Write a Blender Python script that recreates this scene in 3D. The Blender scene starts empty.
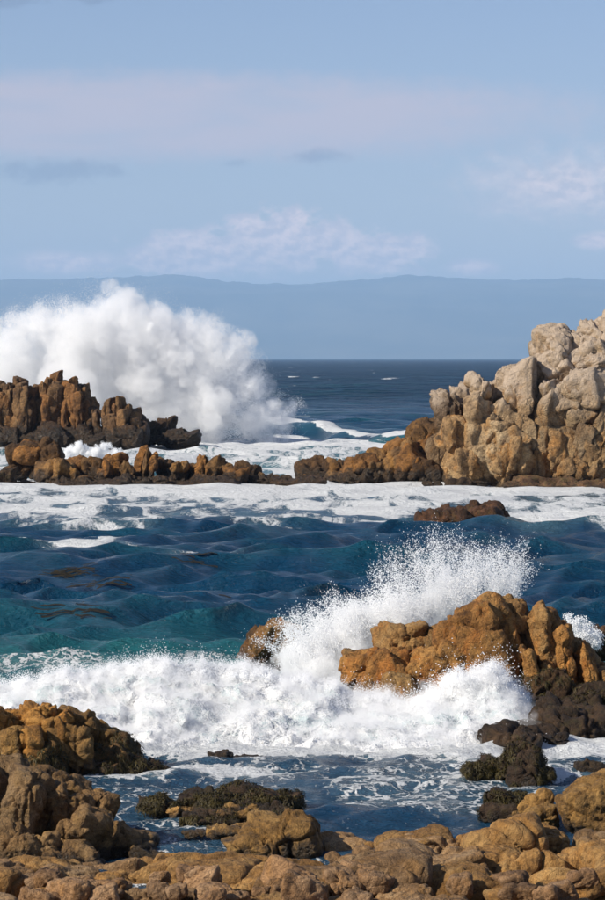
import bpy, math, random
import numpy as np

# ------------------------------------------------------------------ camera, sky, sun, exposure
scene = bpy.context.scene
C = scene.collection
H, F = 6.0, 2500.0            # eye height (m) and focal length in pixels of the 605x900 photograph
HOR, CX = 358.0, 302.5

cam_d = bpy.data.cameras.new('camera')
cam_d.sensor_fit = 'VERTICAL'; cam_d.sensor_height = 36.0; cam_d.sensor_width = 24.2
cam_d.lens = 36.0 * F / 900.0
cam_d.shift_y = -(450.0 - HOR) / 900.0
cam_d.clip_start = 0.5; cam_d.clip_end = 90000.0
cam = bpy.data.objects.new('camera', cam_d); C.objects.link(cam)
cam.location = (0, 0, H); cam.rotation_euler = (math.radians(90), 0, 0)
scene.camera = cam

SUN_DIR = np.array([-0.80, -0.42, 0.60]); SUN_DIR /= np.linalg.norm(SUN_DIR)   # towards the sun
SUN_EL = math.asin(SUN_DIR[2]); SUN_AZ = math.atan2(SUN_DIR[0], SUN_DIR[1])

class NT:
    """small helper around a node tree"""
    def __init__(s, tree): s.t = tree; s.n = tree.nodes; s.l = tree.links
    def node(s, typ, **kw):
        nd = s.n.new(typ)
        for k, v in kw.items(): setattr(nd, k, v)
        return nd
    def put(s, sock, v):
        if v is None: return
        if isinstance(v, bpy.types.NodeSocket): s.l.new(v, sock)
        else:
            if isinstance(v, (tuple, list)) and len(v) == 3 and sock.type == 'RGBA': v = (*v, 1)
            sock.default_value = v
    def m(s, op, a, b=None, c=None, clamp=False):
        nd = s.node('ShaderNodeMath', operation=op, use_clamp=clamp)
        for i, v in enumerate((a, b, c)):
            if v is not None: s.put(nd.inputs[i], v)
        return nd.outputs[0]
    def vm(s, op, a, b=None):
        nd = s.node('ShaderNodeVectorMath', operation=op)
        s.put(nd.inputs[0], a)
        if b is not None: s.put(nd.inputs[1], b)
        return nd.outputs[0]
    def noise(s, vec, scale, detail=4, rough=0.55, dist=0.0, out=0):
        nd = s.node('ShaderNodeTexNoise')
        s.put(nd.inputs['Vector'], vec); nd.inputs['Scale'].default_value = scale
        nd.inputs['Detail'].default_value = detail; nd.inputs['Roughness'].default_value = rough
        nd.inputs['Distortion'].default_value = dist
        return nd.outputs[out]
    def step(s, v, lo, hi, a=0.0, b=1.0):
        nd = s.node('ShaderNodeMapRange', interpolation_type='SMOOTHSTEP')
        s.put(nd.inputs[0], v); s.put(nd.inputs[1], lo); s.put(nd.inputs[2], hi)
        nd.inputs[3].default_value = a; nd.inputs[4].default_value = b
        return nd.outputs[0]
    def mix(s, fac, a, b, mode='MIX'):
        nd = s.node('ShaderNodeMix', data_type='RGBA', blend_type=mode)
        s.put(nd.inputs[0], fac); s.put(nd.inputs[6], a); s.put(nd.inputs[7], b)
        return nd.outputs[2]
    def ramp(s, v, stops):
        nd = s.node('ShaderNodeValToRGB'); s.put(nd.inputs[0], v)
        e = nd.color_ramp.elements
        while len(e) < len(stops): e.new(0.5)
        for el, (p, c) in zip(e, stops): el.position = p; el.color = (*c, 1)
        return nd.outputs[0]
    def xyz(s, x, y, z):
        nd = s.node('ShaderNodeCombineXYZ')
        for i, v in enumerate((x, y, z)): s.put(nd.inputs[i], v)
        return nd.outputs[0]
    def sep(s, v):
        nd = s.node('ShaderNodeSeparateXYZ'); s.put(nd.inputs[0], v); return nd.outputs
    def bump(s, h, strength=0.5, dist=0.05, normal=None):
        nd = s.node('ShaderNodeBump'); nd.inputs['Strength'].default_value = strength
        nd.inputs['Distance'].default_value = dist; s.put(nd.inputs['Height'], h)
        if normal is not None: s.put(nd.inputs['Normal'], normal)
        return nd.outputs[0]

# --- world: Nishita sky with layers of cloud given by direction (degrees of azimuth and elevation)
world = bpy.data.worlds.new('World'); scene.world = world; world.use_nodes = True
W = NT(world.node_tree); W.n.clear()
sky = W.node('ShaderNodeTexSky', sky_type='NISHITA', sun_disc=False)
sky.sun_elevation = SUN_EL; sky.sun_rotation = SUN_AZ
sky.altitude = 0; sky.air_density = 1.0; sky.dust_density = 0.1; sky.ozone_density = 4.0
tc = W.node('ShaderNodeTexCoord').outputs['Generated']
sx, sy, sz = W.sep(tc)
DEG = 180 / math.pi
az = W.m('MULTIPLY', W.m('ARCTAN2', sx, sy), DEG)
el = W.m('MULTIPLY', W.m('ARCSINE', sz), DEG)
PX = DEG / F                                    # degrees per photo pixel
def cazel(px, py): return (px - CX) * PX, (HOR - py) * PX
pos = W.xyz(az, el, 0.0)
puff = W.noise(W.vm('MULTIPLY', pos, (1.0, 1.5, 1.0)), 1.7, 7, 0.62)
soft = W.noise(W.vm('MULTIPLY', pos, (0.35, 1.6, 1.0)), 0.9, 4, 0.5)
wob = W.m('MULTIPLY', W.m('SUBTRACT', puff, 0.5), 1.0)
def blob(px, py, w, h, ragged, edge=0.6):
    """elliptic patch of cloud with a ragged rim; px units of the photograph turned to degrees"""
    a0, e0 = cazel(px, py)
    dx = W.m('DIVIDE', W.m('SUBTRACT', az, a0), w * PX / 2)
    dy = W.m('DIVIDE', W.m('SUBTRACT', el, e0), h * PX / 2)
    r = W.m('SQRT', W.m('ADD', W.m('MULTIPLY', dx, dx), W.m('MULTIPLY', dy, dy)))
    r = W.m('ADD', r, W.m('MULTIPLY', wob, ragged))
    return W.step(r, 1.0 + edge * 0.4, 1.0 - edge)
def vmax(vals):
    o = vals[0]
    for v in vals[1:]: o = W.m('MAXIMUM', o, v)
    return o
KS = 1.0
skyc = W.mix(1.0, sky.outputs[0], (1.15, 0.99, 1.03), 'MULTIPLY')
skyc = W.mix(W.step(el, 9.0, 0.0, 0.06, 0.28), skyc, (4.7, 4.95, 5.9))
# global layers: a thin veil with streaks, a belt of distant cumulus low over the horizon
veil = W.m('MULTIPLY', W.step(soft, 0.50, 0.66), W.step(el, 40.0, 8.2))
band = vmax([blob(130, 118, 1000, 92, 0.5, 0.45), W.m('MULTIPLY', veil, W.step(el, 8.3, 10.0))])
bshape = W.m('MULTIPLY', band, W.step(soft, 0.2, 0.6, 0.55, 1.0))
skyc = W.mix(W.m('MULTIPLY', bshape, 0.75), skyc, (6.8, 5.8, 6.3))
cum = vmax([blob(282, 242, 150, 66, 2.4, .35), blob(195, 255, 150, 50, 2.4, .35), blob(375, 253, 130, 50, 2.4, .35),
            W.m('MULTIPLY', blob(570, 188, 220, 74, 2.0, 0.9), 0.8), blob(600, 242, 60, 22, 1.2), blob(470, 268, 60, 18, 1.2),
            blob(70, 263, 120, 26, 1.2)])
belt = W.m('MULTIPLY', W.step(W.noise(W.vm('MULTIPLY', pos, (0.10, 0.2, 1.0)), 1.0, 3, 0.5), 0.5, 0.6), W.step(W.m('ADD', el, W.m('MULTIPLY', wob, 2.0)), 3.4, 2.2))
belt = W.m('MULTIPLY', belt, W.step(W.m('ABSOLUTE', az), 8.0, 11.0))
cum = W.m('MAXIMUM', cum, belt)
# sunlit heads against their hazy feet: cloud relief from the difference of the puff field a little way towards the sun
puff2 = W.noise(W.vm('MULTIPLY', W.vm('ADD', pos, (-0.10, 0.10, 0.0)), (1.0, 1.5, 1.0)), 1.7, 7, 0.62)
relief = W.step(W.m('SUBTRACT', puff, puff2), -0.14, 0.16)
ccol = W.mix(relief, (7.4, 6.6, 7.0), (12.6, 9.9, 9.2))
skyc = W.mix(W.m('MULTIPLY', cum, 0.85), skyc, ccol)
dark = vmax([blob(55, 172, 150, 26, 2.6, .7), blob(322, 157, 56, 15, 3.0, .8), blob(235, 164, 34, 9, 3.0, .8), blob(18, 6, 60, 12, 2.5), blob(92, 3, 40, 12, 2.5)])
skyc = W.mix(W.m('MULTIPLY', dark, 0.48), skyc, (2.0, 2.6, 3.9))
bg = W.node('ShaderNodeBackground'); W.put(bg.inputs[0], skyc); bg.inputs[1].default_value = 0.075
out = W.node('ShaderNodeOutputWorld'); W.l.new(bg.outputs[0], out.inputs[0])

sun_d = bpy.data.lights.new('sun', 'SUN'); sun_d.energy = 5.0; sun_d.angle = math.radians(0.53); sun_d.color = (1.0, 0.92, 0.79)
sun = bpy.data.objects.new('sun', sun_d); C.objects.link(sun)
from mathutils import Vector, Matrix
sun.rotation_euler = Vector(SUN_DIR).to_track_quat('Z', 'Y').to_euler()
sun.location = (-40, -20, 40)

scene.render.engine = 'CYCLES'
vs = scene.view_settings
vs.view_transform = 'Standard'; vs.look = 'None'; vs.exposure = 0.42; vs.gamma = 1.0; vs.use_curve_mapping = False
cy = scene.cycles
cy.use_denoising = True; cy.max_bounces = 10; cy.diffuse_bounces = 7; cy.glossy_bounces = 3; cy.volume_bounces = 8
cy.caustics_reflective = False; cy.caustics_refractive = False

# ------------------------------------------------------------------ numbers and meshes
def P3(px, py, Y):                        # the place at distance Y that the photograph shows at (px, py)
    return np.array([(px - CX) / F * Y, Y, H - (py - HOR) / F * Y])
def YW(py): return H * F / (py - HOR)     # distance of the sea surface seen at row py
def sstep(x, a, b):
    t = np.clip((x - a) / (b - a), 0, 1); return t * t * (3 - 2 * t)

_g = np.array([(1,1,0),(-1,1,0),(1,-1,0),(-1,-1,0),(1,0,1),(-1,0,1),(1,0,-1),(-1,0,-1),(0,1,1),(0,-1,1),(0,1,-1),(0,-1,-1),(1,1,0),(-1,1,0),(0,-1,1),(0,-1,-1)], float)
def pnoise(P, seed=0):
    P = np.asarray(P, float); Pi = np.floor(P).astype(np.int64); f = P - Pi
    u = f * f * f * (f * (f * 6 - 15) + 10)
    res = np.zeros(len(P))
    for dx in (0, 1):
        for dy in (0, 1):
            for dz in (0, 1):
                h = ((Pi[:, 0] + dx) * 374761393 + (Pi[:, 1] + dy) * 668265263 + (Pi[:, 2] + dz) * 2147483647 + seed * 1274126177) & 0xffffffff
                h = ((h ^ (h >> 13)) * 1274126177) & 0xffffffff
                h = (h ^ (h >> 16)) & 15
                g = _g[h]
                d = g[:, 0] * (f[:, 0] - dx) + g[:, 1] * (f[:, 1] - dy) + g[:, 2] * (f[:, 2] - dz)
                w = (u[:, 0] if dx else 1 - u[:, 0]) * (u[:, 1] if dy else 1 - u[:, 1]) * (u[:, 2] if dz else 1 - u[:, 2])
                res += w * d
    return res
def fbm(P, octv=4, seed=0, gain=0.5):
    r = 0; a = 1.0; P = np.asarray(P, float)
    for o in range(octv): r = r + a * pnoise(P, seed + o * 17); P = P * 2.03 + 3.7; a *= gain
    return r
def billow(P, octv=4, seed=0, gain=0.5):
    r = 0; a = 1.0; P = np.asarray(P, float)
    for o in range(octv): r = r + a * np.abs(pnoise(P, seed + o * 17)); P = P * 2.03 + 3.7; a *= gain
    return r

def mesh_np(name, V, faces, smooth=True):
    """faces: (n,3) or (n,4) int array"""
    me = bpy.data.meshes.new(name)
    V = np.asarray(V, np.float32); faces = np.asarray(faces, np.int32)
    me.vertices.add(len(V)); me.vertices.foreach_set('co', V.ravel())
    if len(faces):
        k = faces.shape[1]
        me.loops.add(faces.size); me.loops.foreach_set('vertex_index', faces.ravel())
        me.polygons.add(len(faces))
        me.polygons.foreach_set('loop_start', np.arange(0, faces.size, k, dtype=np.int32))
        me.polygons.foreach_set('loop_total', np.full(len(faces), k, np.int32))
        me.polygons.foreach_set('use_smooth', np.full(len(faces), smooth))
    me.update(calc_edges=True)
    return me
def attr(me, name, vals):
    a = me.attributes.new(name, 'FLOAT', 'POINT'); a.data.foreach_set('value', np.asarray(vals, np.float32))
def grid_faces(nr, nc):
    i = np.arange(nr - 1)[:, None] * nc + np.arange(nc - 1)[None, :]
    i = i.ravel(); return np.stack([i, i + 1, i + nc + 1, i + nc], 1)
def link(name, me, mat, parent=None):
    o = bpy.data.objects.new(name, me); C.objects.link(o)
    if mat is not None and me is not None and not me.materials: me.materials.append(mat)
    if parent is not None: o.parent = parent
    return o
def tag(o, label=None, cat=None, group=None, kind=None):
    for k, v in (('label', label), ('category', cat), ('group', group), ('kind', kind)):
        if v: o[k] = v
    return o
def empty(name, loc):
    o = bpy.data.objects.new(name, None); o.location = loc; o.empty_display_size = 0.3; C.objects.link(o); return o

# ------------------------------------------------------------------ materials
def new_mat(name):
    mt = bpy.data.materials.new(name); mt.use_nodes = True
    T = NT(mt.node_tree); T.n.clear()
    o = T.node('ShaderNodeOutputMaterial'); b = T.node('ShaderNodeBsdfPrincipled')
    T.l.new(b.outputs[0], o.inputs[0])
    return mt, T, b

def rock_material(name, dark, mid, light, lichen, scale, wet_z, wet_soft, guano=None, lichen_amt=0.5, relief=1.0, wetcol=(0.022, 0.016, 0.011)):
    mt, T, b = new_mat(name)
    geo = T.node('ShaderNodeNewGeometry'); p = geo.outputs['Position']; nz = T.sep(geo.outputs['Normal'])[2]
    oi = T.node('ShaderNodeObjectInfo')
    p2 = T.vm('ADD', p, T.vm('MULTIPLY', T.xyz(oi.outputs['Random'], oi.outputs['Random'], 0.3), (37.0, 11.0, 5.0)))
    n1 = T.noise(p2, 0.9 * scale, 6, 0.62, 0.4)
    col = T.ramp(n1, [(0.30, dark), (0.47, mid), (0.68, light)])
    n2 = T.noise(T.vm('MULTIPLY', p2, (1, 1, 0.45)), 1.7 * scale, 5, 0.6, 0.8)
    col = T.mix(T.m('MULTIPLY', T.step(n2, 0.50, 0.64), lichen_amt), col, lichen)
    grain = T.noise(p, 22 * scale, 3, 0.7)
    col = T.mix(1.0, col, T.ramp(grain, [(0.30, (0.62, 0.60, 0.58)), (0.5, (1, 1, 1)), (0.72, (1.28, 1.26, 1.22))]), 'MULTIPLY')
    col = T.mix(1.0, col, T.ramp(T.noise(p, 4.2 * scale, 6, 0.72, 0.6), [(0.34, (0.42, 0.40, 0.38)), (0.48, (0.98, 0.97, 0.96)), (0.66, (1.35, 1.34, 1.32))]), 'MULTIPLY')
    vary = T.m('ADD', T.m('MULTIPLY', oi.outputs['Random'], 0.40), 0.80)
    col = T.mix(1.0, col, T.xyz(vary, vary, vary), 'MULTIPLY')
    col = T.mix(1.0, col, oi.outputs['Color'], 'MULTIPLY')
    z = T.sep(p)[2]
    if guano:
        gz0, gz1, gcol = guano
        gm = T.m('MULTIPLY', T.step(T.m('ADD', z, T.m('MULTIPLY', T.noise(p, 0.35, 5, 0.65), 3.4)), gz0 + 1.7, gz1 + 1.7),
                 T.step(T.m('ADD', nz, T.m('MULTIPLY', T.noise(p, 2.2, 4, 0.6), 1.5)), 0.30, 1.15, 0.25, 1.0))
        col = T.mix(gm, col, T.mix(T.noise(p, 5.0, 4, 0.6), (gcol[0] * .72, gcol[1] * .68, gcol[2] * .62), (gcol[0] * 1.15, gcol[1] * 1.15, gcol[2] * 1.15)))
    wn = T.m('MULTIPLY', T.m('SUBTRACT', T.noise(p, 1.3 * scale, 5, 0.65, 0.5), 0.5), wet_soft * 4)
    wet = T.step(T.m('ADD', z, wn), wet_z + wet_soft * 0.35, wet_z - wet_soft * 0.35)
    wcol = T.mix(T.step(T.noise(p, 9 * scale, 4, 0.7), 0.42, 0.66), wetcol, (wetcol[0] * 3.6, wetcol[1] * 2.9, wetcol[2] * 1.9))
    col = T.mix(T.m('MULTIPLY', wet, 0.9), col, wcol)
    hs = T.node('ShaderNodeHueSaturation'); hs.inputs['Saturation'].default_value = 0.99; hs.inputs['Value'].default_value = 0.87; T.put(hs.inputs['Color'], col); col = hs.outputs[0]
    T.put(b.inputs['Base Color'], col)
    T.put(b.inputs['Roughness'], T.m('SUBTRACT', 0.80, T.m('MULTIPLY', wet, 0.38)))
    b.inputs['Specular IOR Level'].default_value = 0.35
    vor = T.node('ShaderNodeTexVoronoi', feature='DISTANCE_TO_EDGE'); vor.inputs['Scale'].default_value = 1.5 * scale
    T.put(vor.inputs['Vector'], T.vm('ADD', p2, T.vm('MULTIPLY', T.noise(p, 1.6 * scale, 4, 0.6, 0, 1), (0.7 / scale,) * 3)))
    crack = T.step(vor.outputs[0], 0.0, 0.05)
    h = T.m('ADD', T.m('MULTIPLY', T.noise(p, 5 * scale, 8, 0.68), 1.0), T.m('MULTIPLY', crack, 0.10))
    h = T.m('ADD', h, T.m('MULTIPLY', grain, 0.20))
    T.put(b.inputs['Normal'], T.bump(h, min(1.0, relief), 0.24 / scale * relief))
    return mt

M = {}
M['cliff'] = rock_material('cliff_granite', (0.20, 0.135, 0.075), (0.36, 0.235, 0.12), (0.48, 0.35, 0.20), (0.40, 0.20, 0.055), 0.7, 0.35, 0.5,
                           guano=(3.0, 5.0, (0.64, 0.51, 0.39)), lichen_amt=0.65)
M['ridge'] = rock_material('ridge_rock', (0.09, 0.048, 0.022), (0.21, 0.115, 0.048), (0.33, 0.19, 0.08), (0.28, 0.13, 0.035), 0.7, 1.5, 0.6, lichen_amt=0.5)
M['reef'] = rock_material('reef_rock', (0.085, 0.045, 0.02), (0.20, 0.105, 0.035), (0.33, 0.18, 0.06), (0.36, 0.17, 0.03), 0.9, 0.62, 0.40, lichen_amt=0.6)
M['outcrop'] = rock_material('outcrop_rock', (0.17, 0.085, 0.027), (0.32, 0.175, 0.055), (0.42, 0.26, 0.10), (0.37, 0.155, 0.03), 1.7, 0.22, 0.26, lichen_amt=0.7)
M['mussel'] = rock_material('mussel_rock', (0.020, 0.011, 0.006), (0.045, 0.025, 0.012), (0.10, 0.055, 0.024), (0.05, 0.042, 0.012), 2.2, 0.10, 0.2, lichen_amt=0.5)
M['near'] = rock_material('near_rock', (0.14, 0.075, 0.028), (0.28, 0.158, 0.058), (0.39, 0.25, 0.115), (0.28, 0.155, 0.035), 2.0, 0.10, 0.16, lichen_amt=0.45)
M['gold'] = rock_material('golden_rock', (0.16, 0.083, 0.022), (0.31, 0.168, 0.045), (0.42, 0.255, 0.085), (0.36, 0.18, 0.032), 2.0, 0.16, 0.25, lichen_amt=0.5, relief=.9)
M['shore'] = rock_material('shore_boulder', (0.16, 0.085, 0.03), (0.31, 0.172, 0.06), (0.40, 0.255, 0.11), (0.33, 0.16, 0.035), 2.4, -0.05, 0.1, lichen_amt=0.5, relief=.9)

# sea: deep blue to shallow teal, laced with foam
def water_material():
    mt, T, b = new_mat('sea_water')
    p = T.node('ShaderNodeNewGeometry').outputs['Position']
    def at(n):
        a = T.node('ShaderNodeAttribute'); a.attribute_name = n; return a.outputs['Fac']
    foam, teal, far = at('foam'), at('teal'), at('far')
    deep = T.mix(T.noise(p, 0.11, 3, 0.5), (0.001, 0.025, 0.072), (0.002, 0.052, 0.112))
    col = T.mix(teal, deep, (0.018, 0.140, 0.150))
    # lacy foam: stretched noise against the amount of foam that lies there
    pf = T.vm('MULTIPLY', p, (1.1, 0.9, 1.0))
    lace = T.noise(pf, 2.6, 8, 0.70, 0.9)
    vor = T.node('ShaderNodeTexVoronoi', feature='DISTANCE_TO_EDGE'); vor.inputs['Scale'].default_value = 2.8
    T.put(vor.inputs['Vector'], T.vm('ADD', pf, T.vm('MULTIPLY', T.noise(pf, 1.8, 4, 0.6, 0, 1), (1.2, 1.2, 1.2))))
    web = T.step(vor.outputs[0], 0.20, 0.0)
    yy = T.sep(p)[1]
    fine = T.m('ADD', T.m('MULTIPLY', lace, 0.80), T.m('MULTIPLY', web, 0.20))
    coarse = T.noise(T.vm('MULTIPLY', p, (0.75, 0.24, 1.0)), 1.0, 7, 0.68, 0.8)
    dm = T.step(yy, 45.0, 85.0, 0.0, 0.85)
    amt = T.m('ADD', T.m('MULTIPLY', fine, T.m('SUBTRACT', 1.0, dm)), T.m('MULTIPLY', coarse, dm))
    thr = T.m('SUBTRACT', 0.80, T.m('MULTIPLY', foam, 0.62))
    fm = T.step(T.m('SUBTRACT', amt, thr), -0.035, 0.075)
    fm = T.m('MULTIPLY', fm, T.step(foam, 0.02, 0.12))
    thin = T.m('MULTIPLY', T.step(foam, 0.10, 1.0), 0.45)      # milky, aerated water between the lace
    col = T.mix(thin, col, (0.30, 0.46, 0.50))
    # whitecaps on the open sea
    cap = T.noise(T.vm('MULTIPLY', p, (0.10, 0.020, 1.0)), 1.0, 4, 0.65)
    capm = T.m('MULTIPLY', T.step(cap, 0.655, 0.69), far)
    fm = T.m('MAXIMUM', fm, capm)
    col = T.mix(fm, col, (0.80, 0.82, 0.83))
    T.put(b.inputs['Base Color'], col)
    T.put(b.inputs['Roughness'], T.m('ADD', T.m('ADD', 0.16, T.m('MULTIPLY', far, 0.24)), T.m('MULTIPLY', fm, 0.6)))
    b.inputs['IOR'].default_value = 1.333
    T.put(b.inputs['Specular IOR Level'], T.m('MULTIPLY', T.m('SUBTRACT', 1.0, fm), 0.31))
    w1 = T.noise(T.vm('MULTIPLY', p, (0.75, 1.3, 1.0)), 2.6, 6, 0.62, 0.3)
    w2 = T.noise(T.vm('MULTIPLY', p, (0.7, 1.2, 1.0)), 0.22, 6, 0.65)
    n1 = T.bump(w1, 1.0, 0.34)
    n1 = T.bump(T.noise(T.vm('MULTIPLY', p, (0.8, 1.5, 1.0)), 6.5, 5, 0.7, 0.6), 0.8, 0.09, n1)
    n2 = T.bump(T.m('MULTIPLY', w2, far), 1.0, 6.0, n1)
    w3 = T.noise(T.vm('MULTIPLY', p, (0.35, 1.0, 1.0)), 0.045, 5, 0.7, 0.5)
    n2 = T.bump(T.m('MULTIPLY', w3, far), 1.0, 22.0, n2)
    n3 = T.bump(T.m('MULTIPLY', T.noise(p, 9.0, 5, 0.7), fm), 0.9, 0.10, n2)
    T.put(b.inputs['Normal'], n3)
    return mt
M['water'] = water_material()

def foam_material():
    mt, T, b = new_mat('white_foam')
    p = T.node('ShaderNodeNewGeometry').outputs['Position']
    a = T.node('ShaderNodeAttribute'); a.attribute_name = 'thin'
    n = T.noise(T.vm('MULTIPLY', p, (1.0, 1.0, 1.7)), 2.0, 7, 0.66, 1.0)
    k = T.m('MULTIPLY', T.step(T.m('ADD', n, T.m('MULTIPLY', a.outputs['Fac'], 0.22)), 0.58, 0.76), 0.7)
    col = T.mix(k, (0.90, 0.91, 0.92), (0.52, 0.68, 0.69))
    T.put(b.inputs['Base Color'], col); b.inputs['Roughness'].default_value = 0.75
    b.inputs['Specular IOR Level'].default_value = 0.2
    h = T.m('ADD', T.noise(p, 6.0, 8, 0.7, 0.5), T.m('MULTIPLY', T.noise(p, 28.0, 4, 0.7), 0.35))
    T.put(b.inputs['Normal'], T.bump(h, 1.0, 0.11))
    return mt
M['foam'] = foam_material()
mt, T, b = new_mat('spray_droplets'); M['spray'] = mt
T.n.remove(b)
df = T.node('ShaderNodeBsdfDiffuse'); df.inputs[0].default_value = (0.96, 0.965, 0.97, 1)
tl = T.node('ShaderNodeBsdfTranslucent'); tl.inputs[0].default_value = (0.96, 0.965, 0.97, 1)
mx = T.node('ShaderNodeMixShader'); mx.inputs[0].default_value = 0.38
T.l.new(df.outputs[0], mx.inputs[1]); T.l.new(tl.outputs[0], mx.inputs[2])
T.l.new(mx.outputs[0], [n for n in T.n if n.type == 'OUTPUT_MATERIAL'][0].inputs[0])

def weed_material(name, c1, c2):
    mt, T, b = new_mat(name)
    p = T.node('ShaderNodeNewGeometry').outputs['Position']
    T.put(b.inputs['Base Color'], T.ramp(T.noise(p, 9.0, 4, 0.7), [(0.35, c1), (0.66, c2)]))
    b.inputs['Roughness'].default_value = 0.62; b.inputs['Specular IOR Level'].default_value = 0.25
    return mt
M['weed'] = weed_material('seaweed', (0.012, 0.009, 0.003), (0.062, 0.046, 0.010))
M['kelp'] = weed_material('kelp', (0.008, 0.007, 0.004), (0.032, 0.024, 0.009))

# ------------------------------------------------------------------ hills across the bay and the air in front of them
def make_hills():
    rng = np.random.default_rng(5)
    nx, ny = 900, 46
    X = np.linspace(-16000, 16000, nx); Yv = np.linspace(19000, 27000, ny)
    XX, YY = np.meshgrid(X, Yv)
    px = XX / YY * F + CX
    prof = np.interp(px, [-400, 0, 60, 120, 165, 215, 260, 310, 380, 420, 470, 520, 570, 605, 1000], [284, 279, 279, 277, 275, 279, 284, 284, 280, 277, 279, 281, 278, 281, 283])
    top = H + (HOR - prof) / F * 24000
    t = (YY - 19000) / 8000
    env = np.clip(np.sin(np.clip(t / 0.62, 0, 1) * math.pi / 2), 0, 1) * np.clip((1 - t) / 0.38 * 1.6, 0, 1)
    nn = fbm(np.stack([XX.ravel() / 1500, YY.ravel() / 1300, 0 * XX.ravel()], 1), 6, 3).reshape(XX.shape)
    crest = fbm(np.stack([XX.ravel() / 500, 0 * YY.ravel(), 0 * XX.ravel()], 1), 3, 9).reshape(XX.shape)
    fine = fbm(np.stack([XX.ravel() / 95, YY.ravel() / 300, 0 * XX.ravel()], 1), 3, 19).reshape(XX.shape)
    Z = top * env * (1 + 0.30 * nn * (1 - env * 0.85)) + (18 * crest + 16 * fine) * env - 12
    Z[0, :] = -20
    V = np.stack([XX.ravel(), YY.ravel(), Z.ravel()], 1)
    mt, T, b = new_mat('wooded_hills')
    p = T.node('ShaderNodeNewGeometry').outputs['Position']
    T.put(b.inputs['Base Color'], T.ramp(T.noise(p, 0.0012, 6, 0.65), [(0.38, (0.035, 0.05, 0.03)), (0.6, (0.10, 0.10, 0.06))]))
    b.inputs['Roughness'].default_value = 1.0
    tag(link('hills', mesh_np('hills', V, grid_faces(ny, nx)), mt), 'long wooded hills across the bay', None, None, 'structure')
make_hills()

def make_haze():
    x, y0, y1, z0, z1 = 30000.0, -3000.0, 30000.0, -6.0, 900.0
    V = [(-x, y0, z0), (x, y0, z0), (x, y1, z0), (-x, y1, z0), (-x, y0, z1), (x, y0, z1), (x, y1, z1), (-x, y1, z1)]
    Fc = [(0, 3, 2, 1), (4, 5, 6, 7), (0, 1, 5, 4), (1, 2, 6, 5), (2, 3, 7, 6), (3, 0, 4, 7)]
    mt = bpy.data.materials.new('sea_air'); mt.use_nodes = True
    T = NT(mt.node_tree); T.n.clear()
    v = T.node('ShaderNodeVolumePrincipled'); v.inputs['Color'].default_value = (0.46, 0.70, 1.0, 1)
    v.inputs['Density'].default_value = 7.0e-5; v.inputs['Anisotropy'].default_value = 0.0
    o = T.node('ShaderNodeOutputMaterial'); T.l.new(v.outputs[0], o.inputs[1])
    tag(link('haze', mesh_np('haze', V, Fc, False), mt), None, None, None, 'stuff')
make_haze()

# ------------------------------------------------------------------ sea
rs = np.random.default_rng(11)
WAVES = []
for i in range(110):
    lam = math.exp(rs.uniform(math.log(0.55), math.log(70)))
    th = math.radians(rs.normal(8, 24 + 14 * (lam < 4)))
    amp = (0.045 if lam > 4 else 0.100) * lam / (2 * math.pi) * rs.uniform(0.5, 1.3)
    if lam > 7: amp = 0.030 * 7 / (2 * math.pi) * rs.uniform(0.5, 1.3)
    WAVES.append((lam, math.sin(th), -math.cos(th), amp, rs.uniform(0, 6.283)))

def ellipse(X, Y, px, py, wpx, hpx, edge=0.4, z=0.0, wobble=None):
    """soft mask of a patch of sea seen at (px,py)"""
    pxx = X / Y * F + CX; pyy = HOR + (H - z) * F / Y
    r = np.sqrt(((pxx - px) / (wpx / 2)) ** 2 + ((pyy - py) / (hpx / 2)) ** 2)
    if wobble is not None: r = r + wobble
    return sstep(r, 1 + edge, 1 - edge)

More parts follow.
